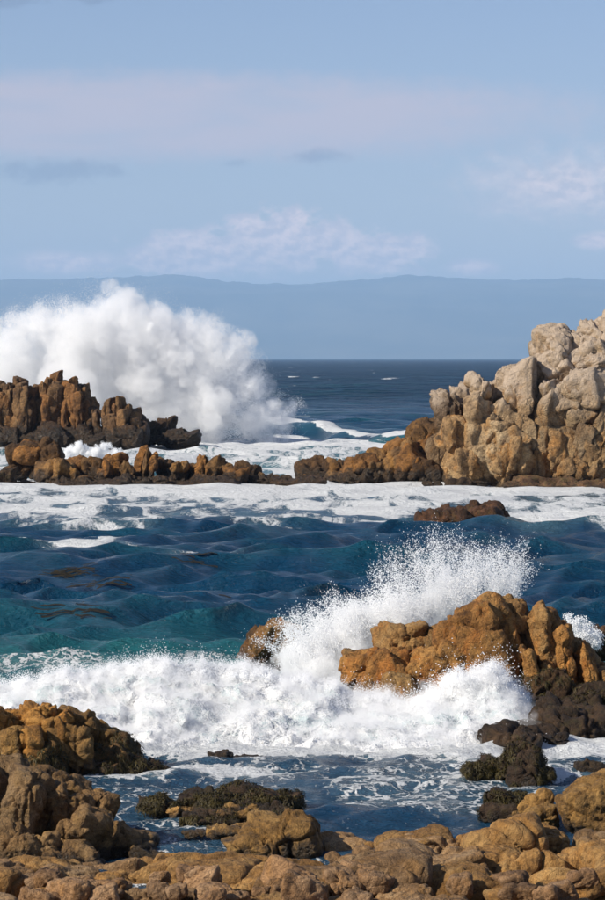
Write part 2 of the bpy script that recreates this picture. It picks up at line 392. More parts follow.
def sea(X, Y, spacing):
    dX = np.zeros_like(X); dY = np.zeros_like(X); Z = np.zeros_like(X)
    calm = 0.50 + 0.50 * sstep(Y, 38, 52); calm_long = (0.08 + 0.72 * sstep(Y, 40, 56)) * (1 + 1.6 * sstep(Y, 170, 320))
    lee = 1 - 0.55 * sstep(Y, 86, 95) * (1 - sstep(Y, 128, 150))
    for lam, cx, cyy, a, ph in WAVES:
        k = 2 * math.pi / lam
        w = a * sstep(lam / spacing, 2.5, 5.0) * (calm if lam < 2.2 else calm_long) * lee
        t = k * (X * cx + Y * cyy) + ph
        s, c = np.sin(t), np.cos(t)
        Z += w * c; dX -= 1.0 * w * cx * s; dY -= 1.0 * w * cyy * s
    n = fbm(np.stack([X / 9, Y / 14, 0 * X], 1), 3, 21)
    n2 = fbm(np.stack([X / 2.5, Y / 4.5, 0 * X], 1), 4, 33)
    # swells standing up on the way in
    for yc, amp, wd, sl in ((59.0, 0.15, 1.8, 0.10), (70.5, 0.22, 2.2, -0.07), (80.0, 0.10, 2.2, 0.05)):
        d = Y - (yc + sl * X + n * 3.0); Z += amp * np.exp(-(d / np.where(d < 0, wd * 0.7, wd * 1.5)) ** 2) * (0.75 + 0.6 * n)
    # wave breaking in the gap behind the reef: crest from (293,425) to (436,426)
    pxx = X / Y * F + CX
    yc = np.interp(pxx, [150, 260, 300, 340, 390, 420, 440], [205, 205, 200, 192, 182, 180, 180])
    d = Y - yc - n2 * 0.8
    gap = sstep(pxx, 240, 290) * (1 - sstep(pxx, 436, 450))
    bz = np.interp(pxx, [260, 300, 345, 385, 415, 436], [0.9, 0.75, 0.5, 0.45, 0.55, 0.8])
    ridge = np.exp(-(d / np.where(d < 0, 4.5, 9.0)) ** 2)
    Z += bz * ridge * gap * (1 + 0.25 * n2)
    # ---- foam lying on the water
    f = np.zeros_like(X); wob = n2 * 0.55 + n * 0.35
    E = lambda *a, **k: ellipse(X, Y, *a, wobble=wob, **k)
    def add(v, m): np.maximum(f, v * m, out=f)
    pyy = HOR + H * F / Y
    # white water in front of the reef and the cliff
    lo = np.interp(pxx, [-400, 0, 120, 200, 300, 420, 500, 605, 1000], [519, 517, 516, 514, 517, 516, 522, 526, 524]) + n2 * 9 + n * 8
    add(0.65, sstep(pyy, 474, 480) * (1 - sstep(pyy, lo - 9, lo + 6)) * (0.95 + 0.35 * n2 + 0.30 * n)); add(0.74, sstep(pyy, 480, 484) * (1 - sstep(pyy, 490 + 6 * n, 505 + 8 * n)))
    add(0.45, sstep(pyy, 474, 480) * (1 - sstep(pyy, lo + 2, lo + 20)))
    add(0.75, E(250, 522, 200, 7)); add(0.70, E(555, 520, 140, 16)); add(0.8, E(470, 527, 120, 7)); add(0.6, E(65, 553, 130, 8)); add(0.85, E(110, 545, 18, 7))
    add(0.55, E(80, 528, 160, 9)); add(0.6, E(590, 601, 60, 6)); add(0.45, E(200, 560, 120, 5))
    # the channel behind the reef, the foot of the great splash
    add(0.60, sstep(pyy, 437, 442) * (1 - sstep(pyy, 474, 480)) * (1 - sstep(pxx, 340, 420)))
    add(0.9, E(255, 445, 150, 10)); add(0.85, E(110, 450, 130, 16)); add(0.8, E(330, 474, 120, 12))
    add(0.88, gap * sstep(ridge, 0.72, 0.92) * (1 - 0.5 * sstep(d, 2, 7)))
    add(0.72, gap * sstep(-d, 7, 10) * (1 - sstep(-d, 22, 34)))
    # the breaker's trail: back slope and the wash in front
    add(0.5, E(80, 660, 260, 18)); add(0.4, E(200, 655, 90, 8))
    add(0.95, sstep(pyy, 735, 742) * (1 - sstep(pyy, 752 + n2 * 10, 766 + n2 * 12)))
    add(0.62, sstep(pyy, 735, 742) * (1 - sstep(pyy, 770 + 8 * n, 800 + 10 * n)) * (0.72 + 0.9 * n2))
    add(0.46, E(440, 790, 260, 46)); add(0.65, E(560, 745, 150, 24)); add(0.72, E(365, 780, 60, 7)); add(0.65, E(120, 778, 120, 10)); add(0.8, E(200, 772, 160, 8))
    add(0.27, sstep(pyy, 760, 780) * (0.8 + 1.2 * n2))
    add(0.9, E(540, 777, 100, 10)); add(0.9, E(520, 750, 120, 10)); add(0.7, E(470, 778, 60, 6))
    Z += f * (0.10 + 0.16 * sstep(Y, 80, 90)) * billow(np.stack([X * 1.1, Y * 0.8, 0 * X], 1), 4, 51) * sstep(0.9 / spacing, 2, 4)
    teal = 0.95 * sstep(pyy, 605, 668) * (1 - sstep(pyy, 690, 735)) + 0.55 * sstep(pyy, 436, 442) * (1 - sstep(pyy, 478, 486)) + 0.20 * np.clip(Z / 0.4 - .2, 0, 1.2)
    teal = teal + 0.18 * n2 * sstep(Y, 40, 45)
    far = sstep(Y, 190, 420)
    return X + dX, Y + dY, Z, f, np.clip(teal, 0, 1), far

def make_sea():
    Y = [22.0]
    while Y[-1] < 45000:
        y = Y[-1]
        r = 0.0034 if y < 130 else (0.0046 if y < 260 else (0.009 if y < 2500 else 0.04))
        Y.append(y * (1 + r))
    Y = np.array(Y)
    inner = np.linspace(-8.6, 8.6, 300)
    outer = 8.6 + np.cumsum(np.linspace(0.12, 1.9, 34))
    A = np.radians(np.concatenate([-outer[::-1], inner, outer]))
    AA, YY = np.meshgrid(np.tan(A), Y)
    X = (AA * YY).ravel(); Yf = YY.ravel()
    sp = np.repeat(np.maximum(np.gradient(Y), Y * math.radians(0.052)), len(A))
    side = np.tile(np.concatenate([np.gradient(outer)[::-1], np.full(len(inner), 0.052), np.gradient(outer)]), len(Y))
    sp = np.maximum(sp, Yf * np.radians(side) * 0.6)
    x, y, z, f, teal, far = sea(X, Yf, sp)
    me = mesh_np('sea', np.stack([x, y, z], 1), grid_faces(len(Y), len(A)))
    attr(me, 'foam', f); attr(me, 'teal', teal); attr(me, 'far', far)
    tag(link('sea', me, M['water']), 'dark blue sea laced with white foam', None, None, 'structure')
make_sea()

def sea_z(x, y):
    r = sea(np.array([x, x]), np.array([y, y]), np.array([0.3, 0.3])); return float(r[2][0])

# shore under the boulders, rising towards the viewer
def make_shore():
    X = np.linspace(-24, 24, 150); Y = np.linspace(-6, 36, 120)
    XX, YY = np.meshgrid(X, Y)
    Z = np.interp(YY, [-6, 10, 22, 27, 30.5, 33, 36], [3.9, 2.9, 0.60, 0.10, -0.14, -0.6, -1.5]) + 0.10 * fbm(np.stack([XX.ravel() * .8, YY.ravel() * .8, 0 * XX.ravel()], 1), 5, 8).reshape(XX.shape)
    tag(link('shore', mesh_np('shore', np.stack([XX.ravel(), YY.ravel(), Z.ravel()], 1), grid_faces(120, 150)), M['shore']), 'rocky ground of the shore', None, None, 'structure')
make_shore()

# ------------------------------------------------------------------ rocks
_cs = {}
def cube_sphere(n):
    if n in _cs: return _cs[n]
    t = np.tan(np.linspace(-1, 1, n + 1) * math.pi / 4)
    U, Vv = np.meshgrid(t, t); o = np.ones_like(U)
    sides = [(o, U, Vv), (-o, -U, Vv), (-U, o, Vv), (U, -o, Vv), (U, Vv, o), (U, -Vv, -o)]
    P = np.concatenate([np.stack([a.ravel(), b_.ravel(), c.ravel()], 1) for a, b_, c in sides])
    Fc = np.concatenate([grid_faces(n + 1, n + 1) + i * (n + 1) ** 2 for i in range(6)])
    key = np.round(P * 1e5).astype(np.int64)
    _, idx, inv = np.unique(key, axis=0, return_index=True, return_inverse=True)
    P = P[idx]; Fc = inv.ravel()[Fc]
    P /= np.linalg.norm(P, axis=1, keepdims=True)
    _cs[n] = (P, Fc); return _cs[n]

def rock_mesh(size, seed, n, edge=14.0, lump=1.0, crack=1.0, rough=1.0, chips=13, taper=0.0, flute=0.7, jit=0.16, facet=0.7):
    """a weathered block: rounded polytope, lumpy, cut by joints"""
    rng = np.random.default_rng(seed)
    D, Fc = cube_sphere(n)
    ax = np.concatenate([np.eye(3), -np.eye(3)]) + rng.normal(0, jit, (6, 3))
    ex = rng.normal(0, 1, (chips, 3)); N = np.concatenate([ax, ex]); N /= np.linalg.norm(N, axis=1, keepdims=True)
    dist = np.concatenate([rng.uniform(0.86, 1.04, 6), rng.uniform(0.92, 1.20, chips)])
    q = np.maximum(D @ N.T, 0) / dist
    r = (q ** edge).sum(1) ** (-1 / edge)
    P = D * r[:, None]
    P[:, :2] *= (1 - taper * P[:, 2:3] * 0.5)
    half = np.asarray(size) / 2
    P = P * half
    Nn = D / half; Nn /= np.linalg.norm(Nn, axis=1, keepdims=True)
    s = float(np.cbrt(np.prod(size))); s = min(s, 2.2 * min(size))
    off = rng.uniform(-50, 50, 3)
    Q = P / s + off; st = np.array([1, 1, 0.32 if flute > 0 else 1.0]); fl = abs(flute)
    d = 0.085 * lump * s * fbm(Q * 1.4, 2, 1)
    wv = 0.30 * np.stack([fbm(Q * 2.0 + 9, 2, 7), fbm(Q * 2.0 - 9, 2, 8), fbm(Q * 2.0 + 20, 2, 9)], 1)
    # creased relief: rounded ribs between sharp clefts, drawn out along the grain of the block
    c1 = np.abs(pnoise((Q + wv * .5) * st * 2.6, 31)); c2 = np.abs(pnoise((Q + wv * .6) * st * 5.6, 37)); c3 = np.abs(pnoise(Q * 11.0, 41))
    d += fl * s * (0.10 * (np.minimum(c1, .32) - .2) + 0.05 * (np.minimum(c2, .3) - .18)) + 0.016 * rough * s * (c3 - .2)
    if facet > 0:                                        # fracture faces: each cell steps in or out and tilts
        for K, am in ((16, .085), (46, .034)):
            site = rng.uniform(-.55, .55, (K, 3)) * np.asarray(size) / s * st
            W_ = (P / s + wv * .16) * st
            dd = ((W_[:, None, :] - site[None]) ** 2).sum(2); ci = dd.argmin(1)
            off_ = rng.uniform(-1.4, .7, K) * am; tl_ = rng.normal(0, am * 2.4, (K, 3))
            d += facet * s * (off_[ci] + np.clip(((W_ - site[ci]) * tl_[ci]).sum(1), -.07, .07))
    wp = P / s + wv * .5
    for k in range(5):                                   # joints: wandering planes that cut grooves
        nrm = rng.normal(0, 1, 3) * (1, 1, 0.55 if k % 2 else 1.3); nrm /= np.linalg.norm(nrm)
        sd = wp @ nrm - rng.uniform(-0.42, 0.42); g = np.abs(sd)
        d -= 0.075 * crack * s * np.exp(-(g / 0.022) ** 2) + 0.025 * crack * s * np.exp(-(g / 0.08) ** 2)
        d += 0.028 * crack * s * np.tanh(sd / 0.025) * rng.choice((-1, 1))       # one side stands a little proud
    d += 0.030 * rough * s * fbm(Q * 6, 4, 12, 0.6)
    P = P + Nn * d[:, None]
    return mesh_np('rock', P, Fc)

def block(name, px, py, w, h, Y, mat, parent=None, depth=None, roll=0, yaw=None, tint=(1, 1, 1), label=None, cat=None, group=None, grow=1.0, **kw):
    """a rock of w x h photo pixels at distance Y whose middle shows at (px,py)"""
    seed = int(abs(px * 7919 + py * 104729 + w * 1299709 + h * 15485863)) % 1000003 + kw.pop('seed', 0); rng = random.Random(seed)
    c = P3(px, py, Y); sx_, sz_ = w / F * Y * grow, h / F * Y * grow
    dp = depth if depth is not None else (sx_ * 0.5 + sz_ * 0.5) * rng.uniform(0.85, 1.2)
    n = int(np.clip(max(w, h) * 0.44, 12, 40))
    me = rock_mesh((sx_ * 1.04, dp, sz_ * 1.04), seed, n, **kw)
    o = link(name, me, M[mat], parent)
    if yaw is None: yaw = rng.uniform(-14, 14)
    o.rotation_euler = (math.radians(rng.uniform(-6, 6)), math.radians(-roll), math.radians(yaw))
    loc = Vector(c)
    if parent is not None: loc = loc - parent.location
    o.location = loc
    o.color = (*tint, 1)
    if label: tag(o, label, cat, group)
    return o

def outcrop(name, label, cat, base_px, base_Y, blocks, mat, group=None, part='rock_block'):
    dY = SHIFT.get(name, 0.0); base_Y += dY
    r = empty(name, (float((base_px - CX) / F * base_Y), base_Y, 0.0)); tag(r, label, cat, group)
    kids = []
    for bl in blocks:
        px, py, w, h, Y = bl[:5]; kw = dict(bl[5]) if len(bl) > 5 else {}
        kw.setdefault('facet', FACET.get(name, .8)); kw.setdefault('flute', FLUTE.get(name, .7)); kw.setdefault('grow', GROW.get(name, 1.12))
        kids.append(block(part, px, py, w, h, Y + dY, kw.pop('mat', mat), r, **kw))
    return r, kids

SHIFT = dict(knobbly_outcrop=-0.9, grey_outcrop=-1.2, kelp_rock=-1.5, weed_fringed_ledge=-1.2, wedge_rock=-1.3, weedy_rock=-1.1, dark_reef=-1.5, golden_boulder=-0.8, weedy_slab=-0.8, golden_outcrop=-1.5, leaning_rock=-0.3)
FLUTE = dict(dark_reef=.35, weedy_rock=.4, kelp_rock=.4, grey_outcrop=.45, golden_boulder=.25, knobbly_outcrop=.7, wedge_rock=.3, weedy_slab=.4, golden_outcrop=.4, dome_rock=.5, jagged_reef=.8)
FACET = dict(golden_boulder=.3, grey_outcrop=.55, wedge_rock=.4, knobbly_outcrop=.6, weedy_slab=.4, granite_cliff=1.0, golden_outcrop=.42, dark_reef=.5, weedy_rock=.4, kelp_rock=.4)
GROW = dict(golden_outcrop=1.0, kelp_rock=.84, weedy_rock=.82, leaning_rock=1.0, golden_boulder=1.0, grey_outcrop=1.06, fluted_ridge=1.06, jagged_reef=1.0, rock_ramp=1.04)
PALE = (1.35, 1.38, 1.45); DK = (0.42, 0.40, 0.42); MD = (0.72, 0.70, 0.70); OR = (1.15, 0.98, 0.72); GREY = (0.95, 1.0, 1.15)

# --- the great pale cliff on the right
TAN = (1.08, 1.0, .86)
BIG = dict(edge=28, lump=.3, flute=.12, crack=.8, chips=16, grow=1.02, facet=.8, rough=.6)
def big(**k): d = dict(BIG); d.update(k); return d
cl = [
 (453, 450, 34, 74, 119, big(tint=TAN, roll=2, depth=2.6)), (451, 414, 28, 40, 120.5, dict(tint=DK)), (463, 402, 22, 26, 122, dict(tint=MD)), (442, 460, 16, 50, 120, dict(tint=MD)),
 (481, 391, 25, 34, 118.5, big(edge=7, depth=1.7)), (494, 391, 20, 26, 119.8, big()),
 (486, 440, 50, 82, 118.8, big(roll=-10, depth=3.0)), (518, 422, 36, 112, 118.9, big(roll=0, depth=3.0, yaw=-8, chips=4, edge=24, lump=.3, jit=.05)), (533, 430, 26, 110, 120.6, big(depth=2.4, chips=6, tint=MD)), (497, 455, 66, 66, 118.0, big(roll=-16, depth=2.6, yaw=-6)), (514, 464, 44, 48, 117.4, big(roll=-18, tint=TAN, depth=2.0)), (466, 468, 28, 38, 117.8, big(tint=TAN, depth=1.8)),
 (574, 432, 84, 112, 119.8, big(depth=4.4, crack=1.3, yaw=4)), (640, 405, 120, 180, 121.5, big(depth=6)), (585, 374, 96, 60, 120.2, big(depth=4.0, crack=1.3)), (556, 430, 40, 104, 118.8, big(depth=2.6, roll=-4, yaw=-14)),
 (556, 349, 32, 42, 119.6, big(depth=2.4)), (577, 350, 30, 40, 119.9, big(depth=2.6, roll=6)), (594, 340, 44, 46, 120.3, big(depth=3.0, edge=12)), (616, 348, 40, 60, 120.4, big(depth=3)), (600, 356, 40, 34, 119.2, big(depth=2.4)), (561, 371, 44, 26, 118.9, big(depth=2.0)), (592, 368, 46, 30, 118.9, big(depth=2.4, roll=8)),
 (548, 392, 30, 34, 118.3, big(depth=1.8)), (572, 396, 44, 34, 118.3, big(depth=2.2, roll=12)), (602, 396, 34, 32, 118.1, big(depth=2.2, roll=16)), (585, 415, 34, 24, 117.9, big(depth=1.6, roll=22)),
 (541, 456, 26, 56, 118.0, big(tint=TAN, roll=-8, depth=1.8)), (559, 460, 26, 54, 117.5, big(tint=TAN, roll=-16, depth=1.8)), (577, 452, 18, 56, 117.6, big(tint=MD, roll=-20, depth=1.5)), (590, 440, 18, 56, 117.4, big(roll=-24, depth=1.5)), (604, 438, 18, 54, 117.4, big(roll=-22, depth=1.5)), (595, 466, 32, 42, 117.1, big(tint=TAN, roll=-14, depth=1.8)), (573, 472, 28, 30, 117.0, big(tint=TAN, depth=1.6)),
 (565, 485, 120, 9, 116.2, dict(mat='mussel', depth=2.2, edge=12, lump=.4, tint=(2.4, 2.3, 2.3))), (640, 470, 60, 50, 118, dict(depth=3)),
]
outcrop('granite_cliff', 'tall pale granite cliff whitened on top, golden at its foot', 'cliff', 540, 120, cl, 'cliff')
# --- golden ramp of rock running out from the cliff into the gap
rp = [
 (418, 460, 58, 56, 121, dict(roll=24, tint=OR, depth=3.0)), (430, 452, 34, 56, 121.5, dict(tint=MD, depth=2.4)), (398, 466, 50, 34, 120.4, dict(roll=14, depth=2.4)),
 (409, 470, 30, 34, 119.6, dict(roll=-30, depth=1.6, tint=OR)), (384, 463, 26, 24, 121, dict(depth=1.6)), (358, 469, 30, 28, 120.2, dict(depth=1.8, tint=OR)), (372, 472, 18, 24, 119.8, dict(roll=-28, depth=1.4)),
 (340, 471, 26, 22, 120.8, dict(depth=1.6, tint=MD)), (315, 472, 40, 21, 121.2, dict(depth=1.8, tint=DK)), (428, 474, 26, 26, 119.6, dict(depth=1.6, tint=DK)), (352, 480, 50, 10, 119.4, dict(depth=1.5)),
 (300, 482, 50, 10, 117, dict(depth=1.6, tint=OR)),
]
outcrop('rock_ramp', 'low golden brown ramp of rock sloping from the pale cliff into the gap', 'rock', 385, 120.5, rp, 'reef')
for px, py, w, h, Y, lb in ((458, 487, 28, 15, 115.0, 'small black wet boulder at the corner of the pale cliff'), (432, 485, 22, 9, 115.6, 'flat black wet rock in foam below the golden ramp'), (478, 484, 22, 10, 115.8, 'low dark rock on the ledge under the pale cliff')):
    block('wet_boulder', px, py, w, h, Y, 'mussel', label=lb, cat='rock')

# --- fluted ridge on the left, in front of the great splash
rg = []
R5 = random.Random(12)
def columns(prof, x0, x1, bot, Y0, w):
    x = x0
    while x < x1:
        ww = R5.uniform(.75, 1.35) * w; top = np.interp(x, *prof) + R5.uniform(-3, 5)
        for row, (dy, dt) in enumerate(((0, 0), (-1.3, R5.uniform(6, 20)))):
            if row and R5.random() < .35: continue
            t = top + dt
            rg.append((x + R5.uniform(-2, 2), (t + bot) / 2, ww * 1.25, bot - t, Y0 + dy + R5.uniform(-.5, .5), dict(tint=R5.choice((OR, (1, 1, 1), (1.05, 1, .9), MD)), edge=R5.choice((9, 12, 16)), lump=.5, crack=.6, flute=.9, chips=5, jit=.07, depth=1.8, roll=R5.uniform(-5, 5))))
        x += ww * .82
columns(([-10, 8, 16, 25, 32, 45, 55, 71, 87, 95], [386, 380, 375, 383, 380, 384, 377, 381, 388, 398]), -8, 94, 438, 166, 9)
columns(([96, 106, 116, 126, 131, 138], [411, 403, 398, 398, 407, 415]), 99, 138, 440, 162.5, 7)
rg += [(20, 438, 60, 26, 164, dict(tint=DK, depth=3.5)), (66, 438, 60, 26, 163, dict(tint=DK, depth=3.5)), (60, 425, 70, 34, 168, dict(tint=DK, depth=3)), (115, 438, 56, 24, 161, dict(tint=DK, depth=3)),
       (148, 431, 34, 26, 164, dict(tint=DK, depth=2.4)), (167, 430, 20, 28, 165, dict(tint=DK, depth=1.9)), (175, 440, 40, 14, 163, dict(tint=DK, depth=2.2)), (188, 438, 24, 20, 166, dict(tint=DK, depth=1.9)), (-30, 410, 60, 70, 168, dict(depth=5))]
outcrop('fluted_ridge', 'brown fluted ridge of upright rock columns before the tall splash', 'rock', 70, 165, rg, 'ridge')

# --- jagged reef in front of it
rf = [(58, 475, 38, 26, 118, {}), (76, 471, 30, 30, 119, dict(tint=OR)), (92, 473, 24, 27, 118.5, dict(tint=MD)), (115, 471, 36, 34, 119, dict(tint=OR, edge=10)), (106, 476, 17, 30, 117.5, dict(tint=OR, roll=-8)),
      (127, 476, 18, 26, 117.5, {}), (140, 466, 11, 42, 118.5, dict(roll=-14, tint=OR, edge=8)), (147, 468, 10, 34, 118, dict(roll=-8)), (153, 469, 10, 36, 118, dict(roll=-14, tint=OR)), (166, 471, 24, 26, 119, dict(tint=DK)),
      (180, 475, 26, 24, 118, {}), (193, 474, 18, 22, 118.5, dict(tint=MD)), (204, 471, 20, 32, 118, dict(tint=OR, taper=.6)), (220, 472, 28, 34, 118.5, {}), (234, 478, 26, 22, 117.5, dict(tint=OR)), (247, 474, 26, 24, 119, dict(tint=DK)),
      (140, 483, 60, 14, 117, dict(tint=MD)), (90, 484, 70, 12, 117, dict(tint=MD)), (200, 484, 70, 12, 117, dict(tint=MD)), (264, 480, 34, 14, 118, {}), (288, 481, 40, 13, 118, dict(tint=OR)), (312, 481, 30, 10, 117.6, dict(tint=OR))]
outcrop('jagged_reef', 'low jagged golden brown reef of spiky rocks standing in white foam', 'reef', 170, 118, rf, 'reef')
outcrop('dome_rock', 'dark rounded rock with a golden cap beside the jagged reef', 'rock', 33, 121,
        [(33, 464, 62, 42, 121, dict(tint=DK, edge=6, depth=2.6)), (34, 452, 32, 24, 120.6, dict(tint=OR, edge=7, depth=1.8)), (50, 462, 26, 34, 120.2, dict(tint=DK))], 'reef')
block('wet_boulder', 4, 479, 16, 17, 117, 'mussel', label='small dark brown boulder in foam left of the dome rock', cat='rock')
block('wet_boulder', 22, 483, 26, 5, 117.5, 'mussel', label='flat brown slab awash in foam below the dome rock', cat='rock')
block('wet_boulder', 304, 445, 20, 8, 176, 'mussel', label='black rock awash under the wave in the gap', cat='rock')

# --- flat dark rock out in the bay
outcrop('mussel_rock', 'flat dark brown rock crusted with mussels, alone in blue water', 'rock', 462, 89,
        [(446, 519, 46, 17, 88.6, dict(depth=1.8)), (478, 518, 52, 20, 88.6, dict(depth=2.0)), (496, 521, 24, 16, 88.6, dict()), (431, 522, 26, 10, 88.6, dict()), (463, 519, 40, 18, 88.2, dict(depth=1.4))], 'mussel')
for o in bpy.data.objects:
    if o.parent and o.parent.name == 'mussel_rock': o.color = (1.5, 1.15, 1.0, 1)

# --- small leaning rock left of the near splash
outcrop('leaning_rock', 'brown leaning rock standing alone left of the near splash', 'rock', 268, 48,
        [(270, 652, 44, 66, 48.2, dict(roll=-24, tint=MD, edge=10, depth=0.9)), (258, 660, 34, 52, 48.4, dict(tint=DK, roll=-18)), (281, 640, 22, 40, 48.4, dict(tint=OR, roll=-20))], 'outcrop')

# --- the golden outcrop in the middle
SL = dict(edge=16, lump=.55, flute=.35, crack=.9, chips=16)
def slab(**k): d = dict(SL); d.update(k); return d
oc = [
 (378, 668, 78, 46, 44.5, slab(roll=7, depth=1.3, tint=OR)), (388, 694, 80, 34, 44.1, slab(depth=1.2, roll=3)), (353, 660, 24, 26, 45.0, slab(tint=MD)), (404, 641, 52, 40, 45.3, slab(roll=12, depth=1.1)),
 (440, 668, 96, 58, 44.4, slab(roll=24, depth=1.3, tint=OR)), (448, 642, 70, 48, 45.2, slab(roll=14, depth=1.2)), (440, 694, 90, 44, 44.2, slab(tint=OR, depth=1.3, roll=10)),
 (478, 648, 66, 84, 44.7, slab(roll=30, depth=1.3, tint=OR)), (498, 634, 42, 72, 45.0, slab(roll=16, depth=1.2)), (512, 614, 22, 34, 45.0, slab(depth=.6)), (490, 676, 76, 70, 44.5, slab(depth=1.3, roll=20)), (545, 670, 90, 70, 45.4, slab(depth=1.2)),
 (516, 652, 24, 84, 44.7, dict(roll=18, depth=.95, edge=12, lump=.5, crack=.6, flute=.9, tint=OR)), (529, 652, 20, 80, 45.2, dict(roll=14, depth=.95, edge=12, lump=.5, crack=.6, flute=.9, tint=MD)), (543, 646, 22, 82, 44.7, dict(roll=11, depth=.95, edge=12, lump=.5, crack=.6, flute=.9, tint=(1, 1, 1))), (555, 650, 20, 80, 45.15, dict(roll=9, depth=.95, edge=12, lump=.5, crack=.6, flute=.9, tint=MD)), (566, 660, 20, 78, 44.6, dict(roll=8, depth=.95, edge=12, lump=.5, crack=.6, flute=.9, tint=OR)), (577, 670, 17, 66, 45.0, dict(roll=12, depth=.95, edge=12, lump=.5, crack=.6, flute=.9, tint=(1, 1, 1))), (588, 678, 16, 62, 44.6, dict(roll=15, depth=.95, edge=12, lump=.5, crack=.6, flute=.9, tint=OR)), (600, 686, 18, 58, 44.9, dict(roll=16, depth=.95, edge=12, lump=.5, crack=.6, flute=.9, tint=MD)), (616, 690, 28, 60, 44.7, dict(roll=10, depth=.95, edge=12, lump=.5, crack=.6, flute=.9, tint=(1, 1, 1))), (533, 676, 18, 52, 44.3, dict(roll=14, depth=.95, edge=12, lump=.5, crack=.6, flute=.9, tint=OR)), (552, 682, 18, 48, 44.3, dict(roll=10, depth=.95, edge=12, lump=.5, crack=.6, flute=.9, tint=(1, 1, 1))),
 (540, 692, 46, 44, 44.0, dict(mat='mussel', depth=1.0, tint=(1.6, 1.5, 1.3))), (575, 712, 84, 44, 43.4, dict(mat='mussel', depth=1.4)), (612, 712, 60, 50, 43.6, dict(mat='mussel', depth=1.4)), (536, 715, 50, 30, 43.2, dict(mat='mussel', depth=1.0)),
]
OC, OCK = outcrop('golden_outcrop', 'big golden brown outcrop split into leaning fins, struck by the breaking wave', 'rock', 470, 45, oc, 'outcrop')
block('sea_boulder', 600, 643, 24, 34, 48.0, 'mussel', label='round grey brown boulder behind the leaning fins', cat='rock', tint=(1.9, 1.8, 1.8))

# --- dark reef, weedy rocks on the right
outcrop('dark_reef', 'long black brown rock at the foot of the golden outcrop', 'rock', 540, 40.5,
        [(512, 738, 60, 28, 40.3, dict(depth=1.0, edge=7)), (545, 738, 50, 22, 40.6, dict(depth=1.0)), (580, 730, 70, 38, 41.4, dict(depth=1.3)), (612, 728, 50, 44, 41.6, dict(depth=1.4)), (560, 722, 50, 30, 41.8, dict(depth=1.0))], 'mussel')
WR, WRK = outcrop('weedy_rock', 'two humped black rock draped with olive weed in the wash', 'rock', 508, 36.5,
        [(482, 768, 46, 26, 36.7, dict(depth=.6, roll=10)), (521, 768, 62, 42, 36.5, dict(depth=.9, taper=.5)), (540, 774, 34, 24, 36.4, dict(depth=.6))], 'mussel')
block('wet_boulder', 592, 768, 36, 14, 36.2, 'mussel', label='low black rock awash behind the golden boulder', cat='rock')
GB, GBK = outcrop('golden_boulder', 'big smooth golden boulder at the edge of the near pool', 'boulder', 590, 32.3,
        [(594, 806, 84, 66, 32.2, dict(edge=8, depth=1.1, lump=.4, crack=.6, roll=10, flute=.1, facet=.2)), (622, 806, 50, 64, 32.8, dict(depth=1.0, lump=.5))], 'gold')
KR, KRK = outcrop('weedy_slab', 'tilted golden slab fringed with dark weed beside the golden boulder', 'rock', 525, 33,
        [(530, 810, 46, 30, 33.0, dict(roll=26, edge=9, depth=.5)), (503, 814, 40, 22, 33.2, dict(mat='mussel', depth=.5)), (512, 800, 40, 18, 33.6, dict(mat='mussel', depth=.5)), (545, 818, 26, 22, 32.6, dict(depth=.4))], 'gold')

# --- outcrops on the left
l1 = [(40, 722, 34, 38, 37.2, dict(tint=OR)), (22, 730, 34, 42, 37.0, dict(tint=OR)), (4, 736, 36, 46, 37.0, dict(tint=OR)), (62, 722, 24, 28, 37.2, dict(tint=OR, edge=7)), (50, 735, 26, 34, 36.8, dict(tint=OR)), (30, 748, 26, 36, 36.5, dict(tint=OR)), (12, 752, 26, 36, 36.4, {}),
      (80, 740, 36, 44, 37.4, dict(tint=MD)), (102, 742, 34, 32, 37.6, dict(roll=-20)), (72, 750, 40, 44, 36.8, dict(tint=MD)), (112, 756, 44, 34, 37.4, dict(tint=DK)), (95, 764, 50, 26, 37.0, dict(tint=DK)), (48, 764, 34, 30, 36.4, dict(tint=MD)), (145, 768, 56, 18, 37.2, dict(mat='mussel', roll=-12, depth=.6)),
      (-20, 735, 50, 60, 37.2, {}), (45, 750, 80, 60, 37.6, dict(depth=1.2))]
L1, L1K = outcrop('knobbly_outcrop', 'knobbly golden outcrop with a dark flank sloping into the pool', 'rock', 70, 37, l1, 'gold')
l2 = [(26, 806, 52, 66, 31.6, dict(edge=6, lump=.5, crack=.4, depth=.8, tint=GREY)), (8, 776, 40, 40, 32.4, dict(edge=6, tint=GREY)), (50, 785, 34, 30, 32.4, dict(roll=-20)), (70, 793, 44, 28, 32.4, dict(roll=-26)), (58, 815, 22, 56, 31.8, dict(roll=14)),
      (76, 812, 30, 34, 31.8, dict(edge=6)), (92, 818, 30, 50, 32.0, dict(roll=-20)), (74, 838, 44, 40, 31.4, dict(edge=7)), (100, 812, 30, 40, 32.4, dict(roll=-30)), (46, 850, 30, 36, 31.0, dict(edge=6)), (16, 850, 50, 50, 31.0, {}), (98, 842, 56, 56, 31.8, dict(roll=-30)),
      (128, 850, 50, 34, 31.8, dict(roll=-26)), (70, 862, 60, 30, 30.8, dict()), (-20, 820, 60, 110, 31.8, dict(tint=GREY)), (50, 825, 90, 80, 32.6, dict(depth=1.1)), (145, 856, 44, 16, 31.6, dict(roll=-18))]
L2, L2K = outcrop('grey_outcrop', 'grey brown jointed outcrop of rounded blocks above the foreground boulders', 'rock', 60, 31.8, l2, 'near')

